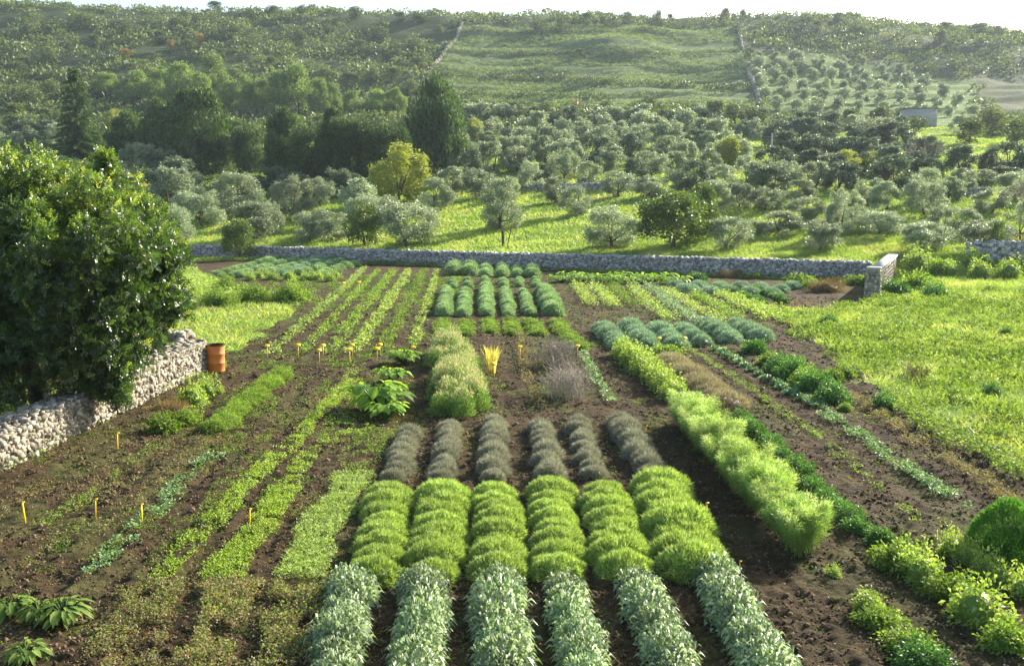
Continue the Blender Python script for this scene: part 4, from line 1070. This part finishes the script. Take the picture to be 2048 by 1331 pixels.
# --- named trees
T = tree
T('yellow', 795, 405, 293, 118, 'golden yellow-green round tree in front of the dark conifers', 'tree')
T('yellow', 1457, 338, 276, 60, 'small golden autumn tree in the middle of the grove', 'tree')
T('yellow', 1700, 352, 302, 85, 'wide golden autumn tree at the right of the grove', 'tree')
T('yellow', 1752, 345, 304, 60, 'golden autumn tree beside the wide golden one', 'tree')
T('yellow', 950, 305, 240, 45, 'yellowish tree just right of the big dark conifer', 'tree')
T('yellow', 1630, 290, 245, 60, 'olive-yellow tree above the wide golden one', 'tree')
T('yellow', 232, 262, 220, 40, 'small golden tree behind the tall cedar', 'tree')
T('broad', 1345, 497, 385, 130, 'dark green broadleaf tree growing against the long wall', 'tree')
T('broad', 1405, 480, 375, 70, 'loose branched tree right beside the dark broadleaf by the wall', 'tree')
T('broad', 730, 490, 410, 70, 'thin sparse tree left of the big grey olive', 'tree')
T('broad', 478, 520, 440, 60, 'thin young tree rising in front of the long wall', 'tree')
T('darkcon', 870, 345, 160, 140, 'huge dark broad conifer rising above the grove', 'conifer')
T('cedar', 160, 345, 140, 140, 'tall pointed cedar at the left', 'cedar')
T('darkcon', 262, 330, 228, 95, 'dark bushy conifer right of the tall cedar', 'conifer')
T('darkcon', 395, 345, 188, 160, 'large very dark conifer left of the bare pale tree', 'conifer')
T('darkcon', 325, 340, 205, 90, 'dark conifer between the cedar and the largest dark one', 'conifer')
for i, (x, b, t, ww) in enumerate([(470, 330, 245, 70), (500, 345, 262, 60), (570, 365, 225, 90), (625, 370, 262, 80), (670, 372, 225, 75), (700, 375, 245, 75), (745, 372, 258, 85), (785, 372, 262, 70)]):
    T('cypresshedge' if i not in (2, 4) else 'darkcon', x, b, t, ww, f'dark tree of the tall hedge, {ordw(i+1)} from the left', 'cypress', 'dark trees of the tall hedge')
T('broad', 1995, 512, 445, 36, 'dark narrow conifer-like tree at the far right by the low wall', 'tree')
PN = [(280, 205, 145, 55), (320, 210, 140, 70), (360, 215, 130, 75), (430, 205, 112, 62), (400, 215, 150, 60), (490, 225, 155, 55), (525, 222, 160, 45), (560, 225, 145, 60), (598, 228, 135, 75), (640, 228, 160, 55), (670, 225, 168, 40), (755, 235, 182, 60), (790, 232, 178, 45), (710, 232, 185, 50), (460, 225, 165, 50), (215, 190, 148, 60), (250, 210, 160, 50)]
PN.sort()
for i, (x, b, t, ww) in enumerate(PN):
    T('pine', x, b, t, ww, f'yellow-green pine on the lower left hillside, {ordw(i+1)} from the left', 'pine tree', 'pines on the lower left hillside')
# --- trees on the skyline
SKY = [(1120, 50, 36, 24), (1148, 47, 34, 8), (1175, 49, 28, 26), (1208, 49, 34, 16), (1254, 46, 26, 28), (1314, 46, 22, 22), (1449, 38, 18, 18), (1485, 36, 20, 14), (1676, 38, 24, 20), (605, 30, 12, 26), (545, 26, 12, 30), (710, 32, 15, 36), (430, 20, 5, 28), (840, 40, 28, 40), (800, 38, 26, 30), (1890, 62, 46, 36), (1955, 68, 48, 60), (1996, 72, 52, 30), (1340, 42, 30, 14)]
SKY.sort()
for i, (x, b, t, ww) in enumerate(SKY):
    T('scrubtree', x, b + 5, t, ww, f'tree standing on the skyline, {ordw(i+1)} from the left', 'tree', 'trees along the skyline')
# --- separate bushes of the hillside
HB = [(190, 80, 26), (200, 70, 22), (60, 60, 36), (100, 110, 40), (30, 135, 40), (170, 40, 40), (250, 60, 34), (320, 75, 30), (350, 45, 28), (400, 40, 34), (470, 60, 30), (500, 90, 36), (545, 128, 34), (600, 70, 26), (660, 60, 34), (720, 90, 30), (760, 70, 40), (800, 110, 30), (830, 90, 32), (835, 130, 36), (650, 150, 34), (700, 160, 36), (745, 150, 34), (790, 150, 36), (820, 175, 40), (60, 195, 60), (30, 225, 46), (100, 180, 50), (90, 232, 40), (40, 250, 50), (210, 160, 40), (470, 150, 36), (380, 90, 24), (440, 110, 30), (880, 60, 24), (905, 48, 20)]
HB.sort()
for i, (x, y, ww) in enumerate(HB):
    T('scrubtree', x, y + ww * .35, y - ww * .35, ww, f'rounded bush on the left hillside scrub, {ordw(i+1)} from the left', 'bush', 'larger bushes on the left hillside')
for i, (x, y, ww) in enumerate([(1075, 52, 22), (1160, 108, 22), (1300, 213, 40), (1210, 218, 38), (1390, 228, 46), (1430, 225, 50), (1470, 232, 55), (1500, 235, 44), (1290, 215, 50), (985, 225, 40), (1035, 222, 44), (1090, 222, 40), (1500, 105, 24), (1635, 52, 22), (1880, 75, 30), (1720, 62, 22), (1836, 246, 34), (1700, 240, 45), (1760, 235, 50), (1985, 245, 60), (2030, 262, 60), (1940, 265, 50), (2045, 320, 40)]):
    T('scrubtree', x, y + ww * .45, y - ww * .4, ww, f'dark rounded bush of the right-hand hillside, {ordw(i+1)} counted', 'bush', 'larger bushes on the right hillside') if False else T('scrubtree', x, y + ww * .45, y - ww * .4, ww, None, 'bush', 'larger bushes on the right hillside')
RB = [o for o in COL.objects if o.get('group') == 'larger bushes on the right hillside']
RB.sort(key=lambda o: o.location.x / max(1, o.location.y))
for i, o in enumerate(RB): o['label'] = f'dark rounded bush of the middle and right hillside, {ordw(i+1)} from the left'
for i, (x, y, ww, lb) in enumerate([(250, 108, 26, 'left orange-brown autumn bush high on the hillside'), (343, 92, 22, 'middle orange-brown autumn bush high on the hillside'), (400, 78, 22, 'right orange-brown autumn bush high on the hillside'), (1152, 212, 34, 'orange autumn bush at the foot of the green field')]):
    T('orange', x, y + 10, y - 10, ww, lb, 'bush')

# bare pale tree in the wood
def bare_tree(px, base, top, wpx, label, mat='twig', n=5, name='bare_tree'):
    p, t = G(px, base); H = (base - top) / FPX * t; Wd = wpx / FPX * t
    root = empty(name, tuple(p)); tag(root, label, 'tree')
    tr = MB(); br = MB()
    tr.tube([(0, 0, -.1), (0, 0, H * .3)], [.14, .1], 7); tr.obj('trunk', M[mat], root)
    def grow(a, d, l, r, lev):
        b = a + d * l; br.tube([a, (a + b) / 2 + rng.normal(size=3) * l * .04, b], [r, r * .8, r * .6], 4, rng.random(), cap=False)
        if lev == 0: return
        for k in range(3):
            d2 = d + rng.normal(size=3) * .45 + np.array([0, 0, .12]); d2 /= np.linalg.norm(d2)
            grow(b if k else a + d * l * .6, d2, l * .75, r * .6, lev - 1)
    for k in range(6):
        a = k * 1.05; d = np.array([math.cos(a) * Wd / H * .8, math.sin(a) * Wd / H * .8, 1.0]); d /= np.linalg.norm(d)
        grow(np.array([0, 0, H * .28]), d, H * .27, .05, 4)
    br.obj('branches', M[mat], root)
bare_tree(400, 325, 238, 90, 'bare pale grey tree between dark conifers')
bare_tree(1850, 355, 272, 110, 'bare brownish grey tree at the right of the grove')
bare_tree(2040, 430, 360, 60, 'bare reddish tree at the right edge of the grove')

# --- scrub cover on the hill and tufts of the green field, stuff
def clumps(n, gen, mat, name, label, cat, R=(1, 2), k=24, L=.6, W=.3, hr=.8):
    x, y = gen(n); m = len(x)
    r = rng.uniform(*R, m); z = hz(x, y)
    mb = MB()
    d = hemi(m * k, -.1); rr = np.repeat(r, k)
    P = np.column_stack([np.repeat(x, k), np.repeat(y, k), np.repeat(z, k)]) + d * rr[:, None] * np.array([1, 1, hr]) * rng.uniform(.7, 1.05, m * k)[:, None]
    D = d * .8 + np.array([0, 0, .4]) + rng.normal(size=(m * k, 3)) * .5
    tone = np.repeat(rng.random(m), k) * .7 + rng.random(m * k) * .3
    mb.leaves(P, D, rr * L * rng.uniform(.6, 1.2, m * k), rr * W, tone, kind='diamond')
    return tag(mb.obj(name, M[mat]), label, cat, kind='stuff')

def gen_scrub(n):
    y = rng.uniform(195, 455, n); x = rng.uniform(-.62, .62, n) * (y + 8)
    c = cover(x, y); dn = fbm(x / 16, y / 16, 91)
    k = ((c == 3) & (dn > .36)); return x[k], y[k]
clumps(13000, gen_scrub, 'scrub', 'hill_scrub', 'low dark green scrub covering the hillside', 'scrub', (.7, 2.6), 26, hr=.9)
def gen_under(n):
    y = rng.uniform(108, 215, n); x = rng.uniform(-.62, -.02, n) * (y + 8)
    k = (fbm(x / 9, y / 9, 93) > .42) & ((y > 125) | (x < -26)); return x[k], y[k]
clumps(1600, gen_under, 'scrub', 'wood_undergrowth', 'dark undergrowth beneath the conifers on the left', 'undergrowth', (.5, 1.6), 40, .4, .2)
def gen_field(n):
    P = np.array(FIELD); x = rng.uniform(P[:, 0].min(), P[:, 0].max(), n); y = rng.uniform(P[:, 1].min(), P[:, 1].max(), n)
    k = inpoly(x, y, FIELD) & (fbm(x / 40 + 3, y / 4.5 + x * .01, 95, 2) > .44); return x[k], y[k]
clumps(16000, gen_field, 'fieldgrass', 'field_tufts', 'pale green tufts covering the field on the middle of the hill', 'field plants', (.35, .8), 16, .7, .3)
clumps(2600, lambda n: (lambda q: (q[0], q[1]))(gen_field(n)), 'scrub', 'field_scrub', 'small dark bushes dotted over the pale green hill field', 'scrub', (.3, .8), 20, .6, .3)
def hedge_line(pts, R, dn, label):
    W3 = [G(*p)[0] for p in pts]; xs = []; ys = []
    for a, b in zip(W3[:-1], W3[1:]):
        l = math.hypot(*(b - a)[:2]); m = int(l * dn); t = rng.random(m)
        xs.append(a[0] + (b - a)[0] * t + rng.normal(size=m) * .5); ys.append(a[1] + (b - a)[1] * t + rng.normal(size=m) * 1.0)
    xs = np.concatenate(xs); ys = np.concatenate(ys)
    clumps(len(xs), lambda n: (xs, ys), 'scrub', 'hedge_scrub', label, 'hedge', R, 34, .4, .2)
hedge_line([(860, 152), (1000, 158), (1120, 160), (1200, 166), (1300, 172), (1380, 176), (1490, 180)], (1.0, 2.4), 1.9, 'dark hedge line across the middle of the green field')
hedge_line([(925, 190), (1000, 192), (1100, 194), (1200, 200)], (1.0, 2.2), 1.7, 'lower dark hedge line across the green field')
hedge_line([(940, 105), (1100, 110), (1200, 112), (1400, 116)], (.9, 1.9), 1.4, 'upper dark hedge line across the green field')
hedge_line([(935, 62), (1050, 68), (1200, 66), (1330, 64)], (1.0, 2.0), 1.4, 'dark scrub line just below the hilltop')
hedge_line([(1200, 238), (1350, 235), (1540, 240)], (1.0, 2.2), 1.6, 'thick dark hedge at the foot of the green field')
hedge_line([(1500, 105), (1620, 108), (1760, 125), (1900, 150)], (.5, 1.2), .9, 'hedge line above the hillside olive grid')
hedge_line([(540, 238), (700, 243), (800, 245)], (.6, 1.3), 1.0, 'low scrub line below the pines')

def gen_mead(n):
    y = rng.uniform(17, 62, n); x = rng.uniform(8, 45, n); c = cover(x, y)
    k = (c == 1) & (fbm(x / 2.5, y / 2.5, 97) > .44); return x[k], y[k]
clumps(6000, gen_mead, 'herb', 'meadow_clumps', 'leafy green clumps of weeds rising through the right meadow', 'weeds', (.12, .50), 60, .4, .14, .7)
clumps(4000, gen_mead, 'yherb', 'pale_weed_clumps', 'pale yellowish weed clumps in the right meadow', 'weeds', (.12, .38), 50, .6, .10, .7)
# meadow shrubs at the right
for i, (key, x, y, s, lb) in enumerate([('darkmound', 1790, 585, 1.6, 'dark weedy bush just right of the end pier'), ('greenherb', 1830, 575, 2.2, 'broad green bush right of the boundary wall'), ('darkmound', 1870, 590, 1.4, 'low dark bush at the edge of the tall weeds'), ('leafy', 1900, 545, 1.8, 'tall pale weeds behind the right meadow, left clump'), ('leafy', 1960, 550, 2.2, 'tall green weeds behind the right meadow, middle clump'), ('leafy', 2020, 550, 2.2, 'tall green weeds behind the right meadow, right clump'), ('greenherb', 1690, 745, .8, 'green clump at the near meadow edge'), ('darkmound', 1655, 645, .7, 'small dark bush in the meadow below the pier'), ('darkmound', 2010, 665, .6, 'small dark bush at the right of the meadow'), ('greenherb', 1860, 615, .9, 'low green tuft in the middle of the meadow'), ('greenherb', 2030, 620, .9, 'green tuft at the right side of the meadow'), ('darkmound', 1985, 780, .6, 'dark low clump deep in the lush right meadow'), ('greenherb', 1950, 530, 2.2, 'bushy green shrub by the low grey wall'), ('leafy', 1835, 530, 2.4, 'yellow-green bush behind the boundary wall'), ('greenherb', 1880, 540, 2.3, 'green bush between boundary wall and tall weeds')]):
    p, _ = G(x, y, .1); place(key, p[0], p[1], lb, 'bush', 'bushes and tall weeds of the right meadow', s)

# ------------------------------------------------------------------ the large glossy tree on the left
def carob():
    base, _ = G(72, 850)
    bx, by = base[0] - .3, base[1] + 1.2
    root = empty('carob_tree', (bx, by, 0)); tag(root, 'large glossy dark green tree behind the pale wall', 'tree')
    lob = []
    def L(px, py, dy, r):   # lobe centre at pixel, given depth offset from trunk
        r *= .82; py = py + max(0, (440 - py)) * .42; px = px - max(0, px - 200) * .12
        d = FWD + RGT * ((px - 1024) / FPX) + UPV * ((IH / 2 - py) / FPX)
        t = (by + dy) / d[1]; q = d * t
        lob.append((np.array([q[0] - bx, by + dy - by, CAM_H + q[2]]), r))
    for px, py, dy, r in [(20, 360, 0, 1.1), (70, 400, -1, 1.1), (120, 420, .5, 1.2), (180, 430, -.5, 1.2), (250, 440, .5, 1.0), (300, 470, 0, .8), (40, 470, -1.6, 1.2), (110, 500, -1.8, 1.3), (190, 520, -1.6, 1.3), (270, 530, -.8, 1.1), (330, 540, 0, .8), (350, 590, .3, .55),
                          (-40, 420, 0, 1.3), (-60, 540, -1, 1.4), (20, 580, -1.9, 1.2), (100, 600, -2.1, 1.3), (180, 620, -1.9, 1.2), (250, 620, -1.3, 1.1), (310, 640, -.6, .8), (130, 690, -2, 1.0), (200, 700, -1.6, 1.0), (260, 690, -1, .8), (160, 745, -1.6, .6), (210, 765, -1.3, .6),
                          (0, 720, -1.6, .7), (-20, 800, -1.6, .8), (10, 660, -1.9, .9), (60, 650, -2, .9), (210, 345, .5, .30), (28, 325, .2, .5), (290, 420, .8, .5), (100, 380, 1, .9), (160, 390, 1.2, .8), (230, 400, 1.3, .7), (60, 520, 1.5, 1.6), (200, 520, 1.8, 1.6), (120, 620, 1.6, 1.5), (240, 640, 1.2, 1.0), (370, 520, .2, .35), (385, 515, .2, .25), (365, 630, 0, .4), (330, 600, .8, .8), (0, 330, .5, .5)]:
        L(px, py, dy, r)
    for q in ((30, 690, -2.2, .6), (250, 750, -1.5, .5), (290, 700, -1, .5), (230, 790, -1.5, .35), (5, 780, -2.3, .5), (-20, 700, -2.3, .7), (320, 480, 0, .4), (345, 560, 0, .4), (360, 620, 0, .4), (215, 235, .5, .20), (217, 275, .5, .22), (222, 330, .5, .3), (30, 290, 0, .4)): L(*q)
    mb = MB()
    sub = []
    for c, r in lob:
        for q in range(int(8 + 12 * r)):
            d = rng.normal(size=3); d /= np.linalg.norm(d); d[2] = abs(d[2]) * (1 if rng.random() < .7 else -1)
            sub.append((c + d * r * rng.uniform(.8, 1.35), r * rng.uniform(.16, .34) + .06))
    for c, r in [(c, r * .60) for c, r in lob] + sub:
        n = int(2900 * r * r) + 50
        # leaves are pinnate: a spray of leaflets along a rachis
        ns = n // 5
        d = rng.normal(size=(ns, 3)); d /= np.linalg.norm(d, axis=1)[:, None]
        P0 = c + d * (r * rng.uniform(.55, 1.08, ns) * (1 + .25 * (noise(d[:, 0] * 3 + c[0] * 3, d[:, 1] * 3 + d[:, 2] * 2, 4) - .5) * 2))[:, None]
        ax = d * .5 + rng.normal(size=(ns, 3)) * .5 + np.array([0, 0, .35]); ax /= np.linalg.norm(ax, axis=1)[:, None]
        sd = np.cross(ax, rng.normal(size=(ns, 3))); sd /= np.linalg.norm(sd, axis=1)[:, None]
        top = np.clip((P0[:, 2] - 3.8) / 2.2, 0, 1)  # sunlit crown top put into the leaf colour: higher leaves get lighter tones
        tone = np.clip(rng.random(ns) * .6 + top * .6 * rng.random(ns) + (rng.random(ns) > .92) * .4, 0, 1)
        nn = np.cross(ax, sd)
        for j in range(4):
            for sg in (-1, 1):
                P = P0 + ax * (.045 * j)
                D = sd * sg + ax * .45 + rng.normal(size=(ns, 3)) * .18
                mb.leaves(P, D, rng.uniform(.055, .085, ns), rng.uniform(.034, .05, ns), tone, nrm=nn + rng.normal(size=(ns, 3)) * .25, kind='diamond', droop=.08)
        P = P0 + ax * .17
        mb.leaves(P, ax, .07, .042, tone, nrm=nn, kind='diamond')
    mb.obj('crown', M['carob'], root)
    t = MB()
    t.tube([(0, 0, -.1), (-.1, 0, .7), (-.35, -.1, 1.5), (-.3, -.2, 2.4)], [.34, .27, .24, .2], 10)
    for c, r in lob[::2]:
        s0 = np.array([-.33, -.15, 1.6 + rng.uniform(0, .7)]); m = (s0 + c) / 2 + np.array([0, 0, .25])
        t.tube([s0, m, c], [.13, .08, .03], 6, cap=False)
    t.obj('trunk', M['darkbark'], root, smooth=True)
carob()

# ------------------------------------------------------------------ orange steel drum
def drum():
    p, t = G(432, 741)
    root = empty('steel_drum', (p[0], p[1], -.02)); tag(root, 'orange rusty open steel drum at the end of the pale wall', 'drum')
    root.rotation_euler = (0, math.radians(1.0), 0)
    R = .29; H = .90
    prof = [(R - .01, 0), (R, .01), (R, .02)]
    for z in (.30, .60):
        prof += [(R, z - .03), (R + .012, z - .012), (R + .012, z + .012), (R, z + .03)]
    prof += [(R, H - .03)]
    def lathe(mb, prof, seg=40):
        a = np.linspace(0, 2 * math.pi, seg, endpoint=False); m = len(prof)
        V = np.array([(r * math.cos(q), r * math.sin(q), z) for r, z in prof for q in a])
        F = np.array([(i * seg + k, i * seg + (k + 1) % seg, (i + 1) * seg + (k + 1) % seg, (i + 1) * seg + k) for i in range(m - 1) for k in range(seg)])
        mb.add(V, [F])
    mb = MB(); lathe(mb, prof); mb.obj('drum_body', M['ruststeel'], root, True)
    mb = MB(); lathe(mb, [(R - .006, H - .032), (R + .012, H - .03), (R + .014, H - .01), (R + .006, H), (R - .008, H), (R - .012, H - .02)]); mb.obj('rim', M['darksteel'], root, True)
    mb = MB(); lathe(mb, [(R - .012, H - .03), (R - .015, .03), (.001, .03)]); mb.obj('inside', M['darksteel'], root, True)
drum()

# ------------------------------------------------------------------ yellow plant markers
def marker_protos():
    post = MB(); post.tube([(0, 0, -.05), (0, 0, .36)], [.011, .011], 6); pm = post.mesh('post', M['yellow'])
    pl = MB(); pl.box((-.075, -.045, .345), (.075, .030, .362))
    # sloping plate
    V = pl.V[0]; V[:, 2] += (V[:, 1] + .04) * .9; plm = pl.mesh('plate', M['yellow'])
    post2 = MB(); post2.box((-.014, -.01, -.05), (.014, .01, .40)); pm2 = post2.mesh('post', M['yellow'])
    tip = MB(); tip.box((-.016, -.045, .40), (.016, .014, .415)); tm = tip.mesh('plate', M['yellow'])
    return (pm, plm), (pm2, tm)
MT, MS = marker_protos()
def marker(px, py, lb, kind, s=1.0, rot=0.0):
    p, t = G(px, py)
    root = empty('plant_marker', (p[0], p[1], -.02)); tag(root, lb, 'plant marker', 'yellow plant markers')
    root.rotation_euler = (rng.uniform(-.05, .05), rng.uniform(-.05, .05), rot + rng.uniform(-.4, .4)); root.scale = (s, s, s)
    for nm, me in zip(('post', 'plate'), kind):
        c = bpy.data.objects.new(nm, me); COL.objects.link(c); c.parent = root
TM = [(688, 584, 'left T-shaped yellow marker of the far pair', 1.5), (719, 582, 'right T-shaped yellow marker of the far pair', 1.5),
      (535, 713, 'leftmost T-shaped yellow marker of the cross path row', 1.15), (597, 711, 'second T-shaped yellow marker of the cross path row', 1.15),
      (639, 723, 'third T-shaped marker, front one of the leftmost close pair', 1.2), (646, 711, 'rear T-shaped marker of the leftmost close pair', 1.1),
      (700, 722, 'front T-shaped marker of the middle close pair', 1.2), (705, 710, 'rear T-shaped marker of the middle close pair', 1.1),
      (754, 720, 'front T-shaped marker of the close pair left of the rhubarb', 1.2), (760, 709, 'rear T-shaped marker of the close pair left of the rhubarb', 1.1),
      (827, 715, 'T-shaped yellow marker right behind the far rhubarb', 1.1), (866, 716, 'T-shaped yellow marker at the left of the flowering bush', 1.1),
      (988, 752, 'T-shaped yellow marker in front of the golden grass', 1.2), (1041, 714, 'T-shaped yellow marker right of the golden grass', 1.1),
      (1107, 712, 'yellow marker half hidden in the bare shrub', 1.0), (1155, 712, 'T-shaped yellow marker right of the bare shrub', 1.1),
      (1319, 694, 'T-shaped yellow marker below the third cushion row', 1.0), (1370, 695, 'T-shaped yellow marker at the head of the thin seedling line', 1.1)]
for x, y, lb, s in TM: marker(x, y, lb, MT, s * .95)
SM2 = [(235, 899, 'single yellow stake near the pale wall on the left', 1.15, 1.4), (50, 1040, 'leftmost yellow stake at the left edge', 1.0, 1.4), (191, 1034, 'yellow stake second from the left edge', 1.0, 1.4), (284, 1042, 'yellow stake above the bluish leafy line', .95, 1.4), (500, 1052, 'yellow stake beside the bright creeping strip', .95, 1.4),
       (1413, 1046, 'yellow stake with pale top right of the green mounds', 1.1, 1.5), (1291, 876, 'yellow stake beside the rightmost lavender row', .9, 1.5), (1134, 642, 'thin yellow stake at the far end of the rightmost herb column', 1.3, 1.3), (1448, 818, 'yellow stake at the near end of the purple cushions', .9, 1.4), (1478, 1150, 'small orange stake half hidden in the last sage row', .7, 1.4)]
for x, y, lb, s, r in SM2: marker(x, y, lb, MS, s * .9, r)

# ------------------------------------------------------------------ poles, posts, hut
def pole(px, base, top, label, r=.12):
    p, t = G(px, base); H = (base - top) / FPX * t
    root = empty('utility_pole', tuple(p)); tag(root, label, 'utility pole', 'utility poles in the grove')
    mb = MB(); mb.tube([(0, 0, -.3), (0, 0, H)], [r, r * .7], 8); mb.obj('post', M['concrete'], root, True)
    mb = MB(); mb.box((-.45, -.04, H - .25), (.45, .04, H - .15)); mb.obj('crossarm', M['wood'], root)
pole(1541, 345, 268, 'pale concrete pole rising among the shaded trees')
pole(1023, 320, 262, 'thin pale pole among the olives in the centre', .08)
def post(px, base, top, label, lean=0, r=.05):
    p, t = G(px, base); H = (base - top) / FPX * t
    mb = MB(); mb.tube([(0, 0, -.2), (lean * H * .5, 0, H * .5), (lean * H, 0, H)], [r, r * .9, r * .8], 7)
    tag(mb.obj('wooden_post', M['wood'], loc=tuple(p)), label, 'post', 'posts behind the long wall')
post(1006, 492, 462, 'short dark post behind the long wall', 0, .12)
post(1014, 492, 458, 'thin leaning stick beside the short dark post', .25, .04)
post(823, 516, 492, 'pale slim sapling post against the long wall', 0, .05)

def hut():
    p, t = G(1841, 252); Wd = 62 / FPX * t; H = 36 / FPX * t
    root = empty('farm_hut', tuple(p)); tag(root, 'small white flat-roofed hut on the right hillside', 'hut')
    root.rotation_euler = (0, 0, math.radians(-8))
    mb = MB(); mb.box((-Wd / 2, 0, -1.0), (Wd / 2, Wd * .6, H * .93)); mb.obj('wall', M['white'], root)
    mb = MB(); mb.box((-Wd / 2 - .15, -.15, H * .93), (Wd / 2 + .15, Wd * .6 + .15, H)); mb.obj('roof', M['roof'], root)
    mb = MB(); mb.box((-.5 + Wd * .1, -.03, -.6), (.5 + Wd * .1, -.005, 1.5)); mb.obj('door', M['wood'], root)
    mb = MB(); mb.box((-Wd * .3, -.03, 1.2), (-Wd * .3 + .9, -.005, 2.1)); mb.obj('window', M['darksteel'], root)
hut()

# ------------------------------------------------------------------ haze
def haze():
    mb = MB(); mb.box((-1150, -20, -30), (1150, 1320, 100))
    m = bpy.data.materials.new('pale_haze'); m.use_nodes = True
    n = m.node_tree.nodes; n.remove(n["Principled BSDF"])
    v = n.new("ShaderNodeVolumePrincipled"); v.inputs["Density"].default_value = HAZE
    v.inputs["Color"].default_value = (.72, .87, 1.0, 1); v.inputs["Anisotropy"].default_value = .3
    m.node_tree.links.new(v.outputs[0], n["Material Output"].inputs["Volume"])
    o = mb.obj('haze', m); tag(o, 'pale bluish haze over the distant hill', 'haze', kind='stuff')
HAZE = 0.00016
haze()
